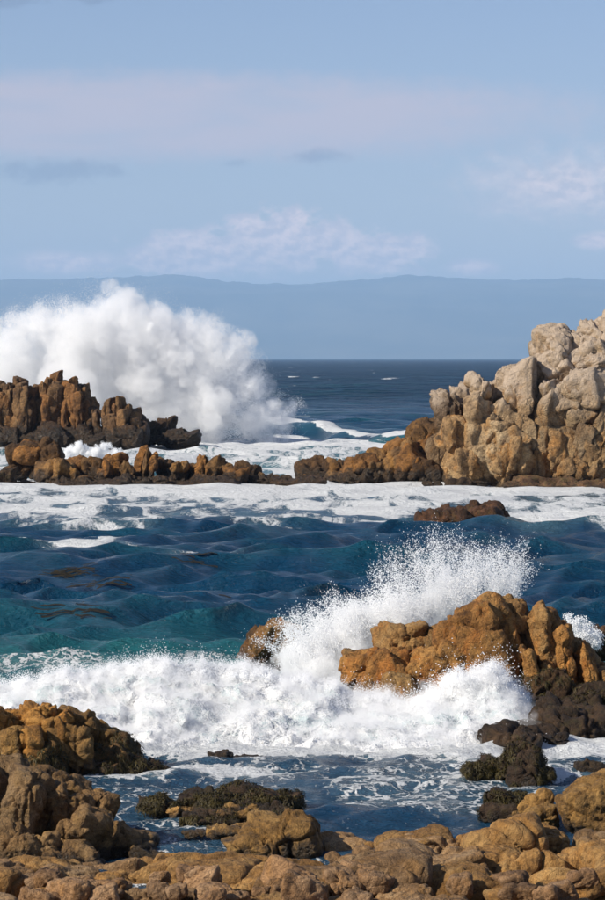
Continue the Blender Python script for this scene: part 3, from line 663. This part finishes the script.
# --- rocks in the near pool
K1, K1K = outcrop('kelp_rock', 'low olive rock shaggy with seaweed in the near pool', 'rock', 225, 34.6,
        [(160, 804, 50, 18, 34.4, dict(depth=.6)), (196, 801, 44, 24, 34.6, dict(depth=.6)), (240, 801, 64, 28, 34.8, dict(depth=.8)), (264, 802, 50, 28, 34.8, dict(depth=.7)), (288, 803, 34, 20, 34.8, dict(depth=.6)), (222, 808, 70, 18, 34.4, dict(depth=.7))], 'mussel')
K2, K2K = outcrop('weed_fringed_ledge', 'weed fringed ledge with a bare tan top in the near pool', 'rock', 235, 33.4,
        [(236, 815, 46, 22, 33.4, dict(mat='gold', depth=.5, edge=8)), (208, 819, 50, 14, 33.4, dict(depth=.5)), (266, 816, 36, 20, 33.6, dict(depth=.5)), (280, 820, 40, 16, 33.2, dict(depth=.5))], 'mussel')
block('pool_rock', 180, 812, 28, 12, 32.7, 'gold', label='small pale tan rock just above the pool by the shaggy kelp rock', cat='rock', tint=(1.2, 1.2, 1.3))
block('pool_rock', 232, 834, 56, 20, 31.1, 'gold', label='flat smooth domed tan rock in the near pool', cat='rock', edge=6, lump=.4, crack=.2, roll=0)
block('pool_rock', 195, 833, 30, 8, 31.4, 'gold', label='thin flat tan rock barely out of the pool', cat='rock', edge=6, lump=.4, crack=.2)
outcrop('wedge_rock', 'golden wedge shaped rock rising to a dark weedy peak in the pool', 'rock', 280, 31.8,
        [(280, 843, 74, 34, 31.6, dict(edge=8, roll=14, depth=.7, lump=.6)), (298, 834, 36, 40, 31.8, dict(edge=8, depth=.6, tint=MD)), (250, 848, 50, 18, 31.5, dict(depth=.5)), (308, 846, 22, 30, 31.6, dict(tint=MD))], 'gold')
block('pool_rock', 222, 759, 24, 12, 37.2, 'mussel', label='small black rock in the wash below the breaker', cat='rock')
block('pool_rock', 252, 760, 44, 6, 37.4, 'mussel', label='thin dark rock awash beside the small black rock', cat='rock')

# --- boulders packed along the foreground
fg = [(18, 884, 66, 38, 27.6), (58, 893, 44, 30, 27.0), (72, 876, 44, 34, 28.4), (104, 884, 40, 30, 27.6), (112, 868, 40, 22, 29.0), (150, 870, 70, 36, 28.8), (210, 876, 70, 36, 28.4), (180, 893, 56, 26, 27.0), (258, 884, 58, 42, 28.0), (232, 896, 40, 24, 26.8),
      (300, 868, 60, 26, 29.2), (345, 884, 122, 56, 27.6), (300, 892, 44, 30, 27.0), (345, 845, 44, 32, 30.6), (376, 845, 32, 20, 30.4), (404, 829, 28, 12, 31.2), (420, 842, 64, 38, 30.2), (385, 862, 90, 40, 29.2), (455, 846, 54, 26, 30.0), (440, 866, 70, 36, 28.8), (402, 893, 46, 34, 27.0),
      (470, 888, 74, 46, 27.4), (486, 858, 60, 40, 29.2), (480, 838, 34, 30, 30.2), (540, 836, 44, 34, 30.0), (505, 838, 58, 38, 29.8), (530, 865, 60, 40, 28.8), (575, 860, 70, 44, 29.0), (598, 838, 40, 30, 30.2), (548, 886, 70, 40, 27.4), (600, 888, 60, 46, 27.4), (515, 893, 44, 28, 26.8), (612, 862, 44, 40, 28.6),
      (140, 893, 40, 24, 26.8), (90, 897, 40, 20, 26.6), (275, 900, 50, 26, 26.4), (430, 902, 60, 26, 26.4), (570, 903, 60, 22, 26.4), (25, 904, 60, 24, 26.4), (335, 906, 60, 22, 26.2), (200, 904, 44, 18, 26.4),
      (325, 856, 40, 14, 30.2), (360, 862, 40, 16, 29.8), (640, 880, 60, 60, 28.0), (-20, 890, 60, 50, 27.4), (34, 867, 74, 28, 28.9), (-4, 872, 60, 34, 28.6), (92, 866, 50, 22, 29.2)]
def shore_place(px):
    if px < 200: return 'under the grey outcrop'
    if px < 320: return 'in front of the wedge rock'
    if px < 440: return 'around the long cracked boulder'
    return 'below the big golden boulder'
def shore_label(px, w, hue):
    if w >= 100: return 'longest foreground boulder, split by a deep crack along its side'
    sz = 'large ' if w >= 60 else ('small ' if w < 45 else '')
    return sz + hue + ' boulder packed on the shore ' + shore_place(px)
rr = random.Random(4)
for px, py, w, h, Y in fg:
    t = rr.uniform(0.8, 1.15); pk = rr.random() < 0.3
    lb = 'round tan boulder with a smooth domed top beside the golden boulder' if (px, py) == (505, 838) else shore_label(px, w, 'pinkish grey' if pk else 'golden brown')
    block('shore_boulder', px, py + 7, w * 1.42, h * 1.05, Y, 'shore', flute=rr.choice((.05, .1, .2)), facet=rr.choice((.12, .22, .35)), rough=.6, tint=(t * (0.95 if pk else 1.05), t, t * (1.25 if pk else 0.85)), label=lb, cat='boulder', group='boulders packed along the foreground shore',
          edge=rr.choice((6, 7, 9, 12)), lump=0.7, crack=rr.choice((.4, .7, 1.1)), roll=rr.uniform(-8, 14))
# pinkish stones filling the front
for i in range(40):
    px = rr.uniform(20, 310) if i < 28 else rr.uniform(310, 610); py = rr.uniform(876, 903); w = rr.uniform(16, 44)
    Y = 26.0 + (903 - py) * 0.055 + rr.uniform(-.2, .3); t = rr.uniform(0.85, 1.2)
    block('shore_stone', px, py, w, w * rr.uniform(.5, .85), Y, 'shore', tint=(t * 1.0, t * 1.02, t * 1.35), roll=rr.uniform(-20, 25), label='small pinkish grey stone wedged among boulders ' + shore_place(px), cat='stone', group='small stones at the front of the shore', edge=rr.choice((7, 10, 14)), lump=.7, crack=.5, flute=.2, facet=.4)

# --- seaweed hanging on rocks
def weed_on(parent, kids, count, seed, length=(0.03, 0.08), mat='weed', zmin=0.0):
    rng = np.random.default_rng(seed); V = []; Fc = []
    bpy.context.view_layer.update()
    for o in kids:
        me = o.data; nv = len(me.vertices); co = np.empty(nv * 3, np.float32); me.vertices.foreach_get('co', co); co = co.reshape(-1, 3)
        no = np.empty(nv * 3, np.float32); me.vertices.foreach_get('normal', no); no = no.reshape(-1, 3)
        Mx = np.array(o.matrix_world); co = co @ Mx[:3, :3].T + Mx[:3, 3]; no = no @ Mx[:3, :3].T
        ok = np.where((co[:, 2] > zmin) & (no[:, 2] > -0.1) & (fbm(co * 3.0, 2, seed) > -0.12))[0]
        if len(ok) == 0: continue
        for i in rng.choice(ok, int(count * 1.8) // len(kids)):
            p = co[i] + no[i] * 0.006; n = no[i] / (np.linalg.norm(no[i]) + 1e-9)
            dn = np.array([rng.normal(0, .6), rng.normal(0, .6) - .2, -0.8]); dn -= n * dn.dot(n); dn /= np.linalg.norm(dn) + 1e-9
            sd = np.cross(n, dn); L = rng.uniform(*length); wd = rng.uniform(.003, .011); b0 = len(V); lift = rng.uniform(.01, .04)
            for k in range(4):
                t = k / 3; q = p + dn * L * t + n * lift * math.sin(t * 3.0) - np.array([0, 0, .35 * L * t * t]) + sd * rng.normal(0, .01); ww = wd * (1 - .6 * t)
                V += [q - sd * ww, q + sd * ww]
            for k in range(3): Fc.append((b0 + 2 * k, b0 + 2 * k + 1, b0 + 2 * k + 3, b0 + 2 * k + 2))
    V = np.array(V) - np.array(parent.location)
    o = link('seaweed', mesh_np('seaweed', V, Fc), M[mat], parent); o['kind'] = 'stuff'; return o
weed_on(K1, K1K, 4200, 1, zmin=0.01); weed_on(K2, K2K[1:], 1600, 2, zmin=0.0); weed_on(WR, WRK, 2600, 3); weed_on(KR, KRK[1:3], 1300, 4, zmin=0.0)
weed_on(OC, OCK[-4:], 2600, 5, (0.05, 0.14)); weed_on(L1, L1K[10:14], 1800, 6, (.05, .13))

# --- drifting kelp
def kelp(px, py, wpx, seed, label):
    rng = np.random.default_rng(seed); Y0 = YW(py); c = P3(px, py, Y0); wd = wpx / F * Y0; V = []; Fc = []
    z0 = sea_z(c[0], Y0)
    for s in range(int(8 + wpx * .8)):
        x = rng.normal(0, wd / 4.5); y = rng.normal(0, 0.5); a = rng.normal(0, .22) + math.pi * rng.integers(0, 2); L = rng.uniform(.3, 1.0); w = rng.uniform(.015, .05); b0 = len(V); lf = .03 * rng.random()
        for k in range(7):
            t = k / 6; xx = x + math.cos(a) * L * t; yy = y + math.sin(a) * L * t + .05 * math.sin(t * 7 + s)
            zz = -.035 + lf * math.sin(t * 9 + s) + .02 * math.sin(t * 3.14)
            V += [(xx, yy - w, zz), (xx, yy + w, zz + .01)]
        for k in range(6): Fc.append((b0 + 2 * k, b0 + 2 * k + 1, b0 + 2 * k + 3, b0 + 2 * k + 2))
    V = np.array(V); V[:, 2] += sea(c[0] + V[:, 0], Y0 + V[:, 1], np.full(len(V), .3))[2] - z0
    o = link('drifting_kelp', mesh_np('drifting_kelp', V, Fc), M['kelp']); o.location = (c[0], Y0, z0)
    tag(o, label, 'kelp', 'kelp adrift in the bay')
KL = 'strand of brown kelp adrift in the dark blue water'
for i, (px, py, w) in enumerate(((75, 573, 16), (98, 579, 9), (194, 566, 10), (80, 620, 18), (245, 604, 10))):
    kelp(px, py, w, 60 + i, 'long mat of olive kelp adrift behind the breaker' if w > 17 else KL)

# ------------------------------------------------------------------ breaking water
def points_object(name, P, R, parent):
    """droplets: one vertex each, turned to small spheres"""
    me = mesh_np(name, P, np.zeros((0, 3), int)); attr(me, 'rad', R)
    o = link(name, me, M['spray'], parent); o['kind'] = 'stuff'
    ng = bpy.data.node_groups.get('droplets')
    if ng is None:
        ng = bpy.data.node_groups.new('droplets', 'GeometryNodeTree')
        ng.interface.new_socket('Geometry', in_out='INPUT', socket_type='NodeSocketGeometry')
        ng.interface.new_socket('Geometry', in_out='OUTPUT', socket_type='NodeSocketGeometry')
        gi = ng.nodes.new('NodeGroupInput'); go = ng.nodes.new('NodeGroupOutput')
        mp = ng.nodes.new('GeometryNodeMeshToPoints'); na = ng.nodes.new('GeometryNodeInputNamedAttribute'); na.data_type = 'FLOAT'; na.inputs[0].default_value = 'rad'
        sm = ng.nodes.new('GeometryNodeSetMaterial'); sm.inputs['Material'].default_value = M['spray']
        ng.links.new(gi.outputs[0], mp.inputs['Mesh']); ng.links.new(na.outputs[0], mp.inputs['Radius'])
        ng.links.new(mp.outputs[0], sm.inputs[0]); ng.links.new(sm.outputs[0], go.inputs[0])
    md = o.modifiers.new('droplets', 'NODES'); md.node_group = ng
    return o

def cluster(rng, seeds, counts, n, spread=(0.55, 0.22, 0.10)):
    """billows: puffs on puffs on puffs. seeds (k,7): centre, radii (3), weight"""
    seeds = np.asarray(seeds, float)
    w = seeds[:, 6] / seeds[:, 6].sum()
    c, rad = seeds[:, :3], seeds[:, 3:6]
    for lvl, k in enumerate(counts):
        idx = rng.choice(len(c), k, p=w)
        u = rng.normal(0, 1, (k, 3)); u /= np.linalg.norm(u, axis=1, keepdims=True); u *= rng.random((k, 1)) ** (1 / 2.2)
        s = rng.uniform(0.5, 1.3, (k, 1)) * spread[lvl + 1] / spread[lvl]
        c, rad = c[idx] + u * rad[idx], rad[idx] * s
        w = rng.uniform(0.2, 1.0, k) * rad.prod(1) ** 0.6; w /= w.sum()
    if n == 0: return c, rad
    idx = rng.choice(len(c), n, p=w)
    return c[idx] + rng.normal(0, 0.62, (n, 3)) * rad[idx]

def fog_object(name, Cn, Rad, voxel, density, parent, key):
    """mist: overlapping puffs turned into one fog grid"""
    me = mesh_np(name, Cn, np.zeros((0, 3), int)); attr(me, 'rad', Rad)
    mt = bpy.data.materials.new('mist_' + key); mt.use_nodes = True
    T = NT(mt.node_tree); T.n.clear()
    p = T.node('ShaderNodeNewGeometry').outputs['Position']
    at = T.node('ShaderNodeAttribute'); at.attribute_name = 'density'
    nz = T.step(T.noise(p, 0.25 / voxel, 6, 0.72, 1.0), 0.34, 0.66, 0.12, 1.0)
    v = T.node('ShaderNodeVolumePrincipled'); v.inputs['Color'].default_value = (0.995, 0.997, 1.0, 1); v.inputs['Density Attribute'].default_value = ''
    T.put(v.inputs['Density'], T.m('MULTIPLY', T.m('MULTIPLY', at.outputs['Fac'], nz), density)); v.inputs['Anisotropy'].default_value = 0.0
    o_ = T.node('ShaderNodeOutputMaterial'); T.l.new(v.outputs[0], o_.inputs[1])
    o = link(name, me, mt, parent); o['kind'] = 'stuff'
    ng = bpy.data.node_groups.new('mist_' + key, 'GeometryNodeTree')
    ng.interface.new_socket('Geometry', in_out='INPUT', socket_type='NodeSocketGeometry'); ng.interface.new_socket('Geometry', in_out='OUTPUT', socket_type='NodeSocketGeometry')
    gi = ng.nodes.new('NodeGroupInput'); go = ng.nodes.new('NodeGroupOutput')
    mp = ng.nodes.new('GeometryNodeMeshToPoints'); na = ng.nodes.new('GeometryNodeInputNamedAttribute'); na.data_type = 'FLOAT'; na.inputs[0].default_value = 'rad'
    pv = ng.nodes.new('GeometryNodePointsToVolume'); pv.resolution_mode = 'VOXEL_SIZE'
    pv.inputs['Density'].default_value = 1.0; pv.inputs['Voxel Size'].default_value = voxel
    sm = ng.nodes.new('GeometryNodeSetMaterial'); sm.inputs['Material'].default_value = mt
    ng.links.new(gi.outputs[0], mp.inputs['Mesh']); ng.links.new(mp.outputs[0], pv.inputs['Points']); ng.links.new(na.outputs[0], pv.inputs['Radius'])
    ng.links.new(pv.outputs[0], sm.inputs[0]); ng.links.new(sm.outputs[0], go.inputs[0])
    md = o.modifiers.new('mist', 'NODES'); md.node_group = ng
    return o

def S(px, py, Y, rpx, w, dy=None, ry=None):
    c = P3(px, py, Y); r = rpx / F * Y
    return [*c, r, dy or r * 1.0, ry / F * Y if ry else r, w]

# the great splash behind the ridge
def far_splash():
    rng = np.random.default_rng(77); Y = 178.0
    root = empty('wave_splash', tuple(P3(150, 445, Y) * (1, 1, 0))); tag(root, 'towering white burst of spray behind the fluted ridge', 'splash')
    sd = [S(-15, 345, Y, 34, 1.2), S(5, 340, Y, 26, 1.0), S(12, 380, Y, 40, 1), S(58, 340, Y, 36, 1.7), S(88, 336, Y, 36, 2.1), S(120, 341, Y, 36, 1.9), S(150, 343, Y, 34, 2.0), S(182, 345, Y, 32, 2.1), S(210, 348, Y, 27, 1.9), S(75, 325, Y, 22, .9), S(200, 335, Y, 18, .8),
          S(90, 380, Y, 46, 1.6), S(130, 385, Y, 46, 1.6), S(170, 390, Y, 44, 1.6), S(205, 392, Y, 40, 1.4), S(228, 398, Y, 34, 1.1), S(252, 400, Y, 30, .9), S(262, 425, Y, 26, 1.0), S(235, 425, Y, 30, 1.2), S(200, 425, Y, 34, 1.2), S(160, 428, Y, 34, 1.2), S(120, 425, Y, 36, 1), S(276, 424, Y, 22, 1.3), S(288, 434, Y, 16, 1.0), S(270, 438, Y, 18, 1.0), S(268, 402, Y, 22, .6), S(258, 378, Y, 16, .35), S(240, 372, Y, 22, .6),
          S(250, 383, Y, 16, .35), S(126, 310, Y, 11, .22), S(100, 308, Y, 12, .25), S(222, 335, Y, 14, .35), S(45, 320, Y, 13, .25), S(165, 320, Y, 14, .3), S(195, 328, Y, 14, .3), S(72, 313, Y, 12, .25)]
    c, r = cluster(rng, sd, (260, 3500, 26000), 0, (1.0, 0.48, 0.26, 0.11)); r = r * rng.uniform(.5, 1.35, (len(r), 1)); k = c[:, 2] > -.3
    fog_object('mist', (c - np.array(root.location))[k], np.maximum(r.mean(1)[k] * 1.3, .13), 0.11, 1.0, root, 'far')
    P = cluster(rng, sd, (240, 4200, 46000), 420000, (1.0, 0.45, 0.20, 0.11))
    P = P[P[:, 2] > -0.1]
    points_object('spray', P - np.array(root.location), rng.uniform(.006, .014, len(P)), root)
    # jets of spray thrown up out of it
    J = 130; jx = rng.uniform(-20, 285, J); jy = np.interp(jx, [-20, 40, 120, 220, 250, 285], [345, 330, 325, 350, 390, 425]); ja = np.radians(np.interp(jx, [-20, 100, 200, 285], [110, 92, 70, 50]) + rng.normal(0, 16, J)); jl = rng.uniform(6, 36, J)
    n = 90000; j = rng.integers(0, J, n); u = rng.random(n) ** .9; L = jl[j] * u; q = ja[j] + rng.normal(0, .13, n)
    px = jx[j] + np.cos(q) * L + rng.normal(0, 1.6, n); py = jy[j] - np.sin(q) * L + rng.normal(0, 1.6, n); Yd = Y + rng.normal(0, 1.2, J)[j] + rng.normal(0, .2, n)
    points_object('spray', np.stack([(px - CX) / F * Yd, Yd, H - (py - HOR) / F * Yd], 1) - np.array(root.location), rng.uniform(.006, .016, n), root)
    # loose spray drifting round it
    sd2 = [[*s[:3], s[3] * 1.18, s[4] * 1.1, s[5] * 1.15, s[6]] for s in sd]
    P = cluster(rng, sd2, (300, 3000, 20000), 110000, (1.0, 0.6, 0.3, 0.14)); P = P[P[:, 2] > -0.1]
    points_object('spray', P - np.array(root.location), rng.uniform(.005, .014, len(P)), root)
far_splash()

# small splashes of white between the ridge and the reef
def small_splash(label, sd, n, seed, rmin, rmax, base):
    rng = np.random.default_rng(seed); root = empty('wave_splash', base); tag(root, label, 'splash')
    P = cluster(rng, sd, (40, 600, 6000), n, (1.0, 0.5, 0.25, 0.12)); P = P[P[:, 2] > -0.05]
    points_object('spray', P - np.array(root.location), rmin + (rmax - rmin) * rng.random(len(P)) ** 3, root)
small_splash('low white splash between the fluted ridge and the jagged reef', [S(78, 450, 135, 9, 1), S(70, 454, 135, 8, 1), S(88, 453, 135, 8, 1), S(108, 449, 135, 7, .8), S(116, 452, 135, 6, .6), S(98, 454, 135, 8, .8)], 70000, 5, .005, .014, tuple(P3(90, 450, 135) * (1, 1, 0)))
small_splash('white spray flung up where the wave meets the golden ramp', [S(428, 429, 178, 7, 1, ry=6), S(420, 433, 179, 6, .8), S(433, 424, 178, 3, .3)], 16000, 6, .012, .035, tuple(P3(428, 432, 178) * (1, 1, 0)))
small_splash('thin white spray behind the leaning fins of the golden outcrop', [S(582, 636, 47.5, 14, 1), S(575, 622, 47.5, 11, .4), S(595, 640, 47.5, 10, .6)], 12000, 7, .003, .014, tuple(P3(582, 645, 47.5) * (1, 1, 0)))

# the breaker rolling in
CR = ([-260, -100, 0, 60, 100, 150, 200, 250, 290, 330, 370, 410, 440, 465, 490, 510, 525, 540], [692, 690, 686, 679, 673, 669, 672, 674, 680, 688, 698, 702, 692, 680, 674, 686, 708, 742])
def breaker():
    root = empty('breaking_wave', (-1.0, 40.0, 0)); tag(root, 'rolling white breaker of churned foam reaching the golden outcrop', 'wave')
    x = np.arange(-8.6, 4.05, 0.028); nv = 150
    t = np.linspace(0, 1.42, nv)
    XX, TT = np.meshgrid(x, t)
    pxx = XX / 41.5 * F + CX
    wig = fbm(np.stack([XX.ravel() * .55, 0 * XX.ravel(), 0 * XX.ravel()], 1), 4, 71).reshape(XX.shape)
    Yc = 41.6 + 0.5 * wig - 0.2 * sstep(pxx, 330, 420)
    Yf = 38.35 + 0.45 * wig
    zc = H - (np.interp(pxx, *CR) - HOR) / F * 41.5
    zc = np.maximum(zc + 0.10 * fbm(np.stack([XX.ravel() * 1.7, 0 * XX.ravel(), 0 * XX.ravel()], 1), 3, 73).reshape(XX.shape), -0.05)
    Yv = Yf + (Yc - Yf) * TT
    Z = np.where(TT < 1, zc * (0.55 * np.sin(np.clip(TT, 0, 1) * math.pi / 2) ** 1.2 + 0.45 * np.clip(TT, 0, 1) ** 3), zc * (1 - ((TT - 1) / 0.42) ** 1.5) - 0.5 * ((TT - 1) / .42) ** 1.5)
    V = np.stack([XX.ravel(), Yv.ravel(), Z.ravel()], 1)
    fade = (sstep(TT, 0, 0.12)).ravel()
    big = billow(V * (0.9, 0.9, 1.3), 2, 81); mid = billow(V * (3.4, 1.5, 1.9), 5, 85, 0.66); warp = fbm(V * 1.4, 3, 88)
    V[:, 2] += fade * (0.28 * (big - .25) + 0.10 * (mid - .45)) * (0.5 + 0.8 * np.clip(zc.ravel(), 0, 1)) - 0.06 * (1 - fade)
    V[:, 1] -= fade * (0.10 * (mid - .4) + 0.18 * warp)
    V[:, 0] += fade * 0.16 * fbm(V * 2.2, 3, 91)
    me = mesh_np('foam_front', V - np.array(root.location), grid_faces(nv, len(x)))
    attr(me, 'thin', np.clip(np.sin(np.clip(TT.ravel(), 0, 1) * math.pi) * 0.6 + 0.3 * warp, 0, 1))
    link('foam_front', me, M['foam'], root)
    # bubbles and flung droplets over it
    rng = np.random.default_rng(19)
    tt = TT.ravel(); w = (0.5 + np.exp(-((tt - 0.98) / 0.10) ** 2) * 2.2) * (tt > 0.03) * (zc.ravel() > 0.1); w /= w.sum()
    i = rng.choice(len(V), 420000, p=w); crest = np.exp(-((tt[i] - .98) / .12) ** 2)
    P = V[i] + rng.normal(0, .02, (len(i), 3)); P[:, 2] += rng.exponential(0.022, len(i)) * (1 + 1.6 * crest); P[:, 1] -= rng.exponential(0.03, len(i))
    points_object('spray', P - np.array(root.location), .002 + .0045 * rng.random(len(i)) ** 2, root)
    sel = np.where((tt > .12) & (tt < 1.12) & (zc.ravel() > .12))[0]; ii = rng.choice(sel, 20000)
    ii = ii[fbm(V[ii] * (1.3, 1, 1), 3, 55) + rng.normal(0, .12, len(ii)) > -.10]
    Cm = V[ii] + rng.normal(0, .05, (len(ii), 3)); Cm[:, 2] += rng.exponential(.035, len(ii))
    fog_object('mist', Cm - np.array(root.location), rng.uniform(.03, .085, len(ii)), 0.035, 5.0, root, 'lip')
    # tongues thrown off the crest
    sd = []
    for k in range(60):
        px = rng.uniform(-10, 330); zz = np.interp(px, *CR); hgt = rng.exponential(5) + 1.0
        for q in range(4): sd.append(S(px + q * rng.uniform(-1.5, 2.5), zz - hgt * q / 3 + 3, 41.4, 2.6 - .5 * q, 1.0 - .2 * q))
    P = cluster(rng, sd, (900, 4000), 22000, (1.0, 1.1, .9))
    points_object('spray', P - np.array(root.location), .002 + .008 * rng.random(len(P)) ** 2, root)
breaker()

# the near splash
def near_splash():
    rng = np.random.default_rng(23); Y = 45.3
    root = empty('wave_splash', tuple(P3(330, 690, Y) * (1, 1, 0))); tag(root, 'fan of white droplets bursting over the golden outcrop', 'splash')
    core = [S(280, 680, 44.5, 18, .7), S(300, 676, 45, 24, 1), S(320, 666, 45.5, 28, 1.2), S(345, 655, Y, 28, 1.2), S(368, 640, Y, 28, 1.1), S(392, 626, Y, 28, 1.0), S(330, 690, 44.5, 26, 1.2), S(355, 690, 43.2, 18, .8), S(415, 615, Y, 28, .8), S(440, 605, Y, 26, .6), S(335, 630, Y, 18, .35), S(325, 612, Y, 10, .12)]
    c, r = cluster(rng, core, (160, 2000, 14000), 0, (1.0, .48, .26, .11)); k = c[:, 2] > -.1
    fog_object('mist', (c - np.array(root.location))[k], np.maximum(r.mean(1)[k], .03), 0.03, 8.0, root, 'near')
    P = cluster(rng, core, (160, 2600, 24000), 360000, (1.0, .48, .24, .12)); P = P[P[:, 2] > -.05]
    points_object('spray', P - np.array(root.location), .002 + .005 * rng.random(len(P)) ** 2, root)
    # droplets on their flights up and out
    n = 26000; J = 90
    jx = rng.uniform(298, 516, J); jang = np.interp(jx, [298, 400, 516], [130, 106, 80]) + rng.normal(0, 13, J)
    jl = rng.uniform(.35, 1.0, J) ** 1.3 * np.interp(jx, [298, 340, 400, 440, 490, 516], [58, 62, 92, 98, 92, 60]); jw = rng.uniform(2.0, 9.0, J)
    j = rng.integers(0, J, n); u = rng.random(n) ** 0.75
    ang = np.radians(jang[j] + rng.normal(0, 1, n) * jw[j]); L = jl[j] * u * rng.uniform(.8, 1.12, n)
    ox = jx[j] + rng.normal(0, 3, n); oy = np.interp(ox, [298, 360, 430, 516], [670, 640, 612, 602])
    cx_, cy_ = ox + np.cos(ang) * L, oy - np.sin(ang) * L + (L / 100) ** 2 * 10
    per = rng.integers(2, 11, n); idx = np.repeat(np.arange(n), per); m = len(idx)
    k = rng.normal(0, 1, m); sp = rng.gamma(1.4, 1.5, n)[idx]
    px = cx_[idx] + np.cos(ang[idx]) * k * sp * 1.5 + rng.normal(0, .9, m); py = cy_[idx] - np.sin(ang[idx]) * k * sp * 1.5 + rng.normal(0, .9, m)
    Yd = (Y + rng.normal(0, .45, n))[idx] + rng.normal(0, .05, m)
    P = np.stack([(px - CX) / F * Yd, Yd, H - (py - HOR) / F * Yd], 1)
    R = (.0018 + .0085 * rng.random(m) ** 4.0) * np.interp(L[idx], [0, 90], [1.15, .85])
    points_object('spray', P - np.array(root.location), R, root)
near_splash()

# foam heaped against the front of the outcrop
def front_splash():
    rng = np.random.default_rng(29)
    root = empty('wave_splash', tuple(P3(470, 745, 41.5) * (1, 1, 0))); tag(root, 'white surge of foam heaped against the front of the golden outcrop', 'splash')
    Y = 41.0
    sd = [S(420, 712, Y, 18, .8), S(445, 704, Y, 20, 1), S(468, 694, Y, 24, 1.2), S(488, 684, Y, 20, 1.1), S(505, 696, Y, 20, 1), S(480, 715, Y, 28, 1.3), S(510, 722, Y, 18, .8), S(450, 725, 41.4, 26, 1.2), S(415, 728, 41.2, 22, 1), S(380, 715, 42, 18, .8), S(492, 670, Y, 9, .3), S(508, 676, Y, 8, .25), S(440, 690, Y, 8, .2), S(520, 705, Y, 8, .25), S(475, 672, Y, 8, .25), S(360, 705, 42.4, 16, .6)]
    P = cluster(rng, sd, (200, 2600, 20000), 330000, (1.0, .45, .21, .10)); P = P[P[:, 2] > -.05]
    points_object('spray', P - np.array(root.location), .002 + .005 * rng.random(len(P)) ** 2, root)
    sd2 = [[*s[:3], s[3] * 1.5, s[4], s[5] * 1.4, s[6]] for s in sd]
    P = cluster(rng, sd2, (260, 1500), 9000, (1.0, .6, .3)); P = P[P[:, 2] > -.05]
    points_object('spray', P - np.array(root.location), .003 + .010 * rng.random(len(P)) ** 3, root)
front_splash()
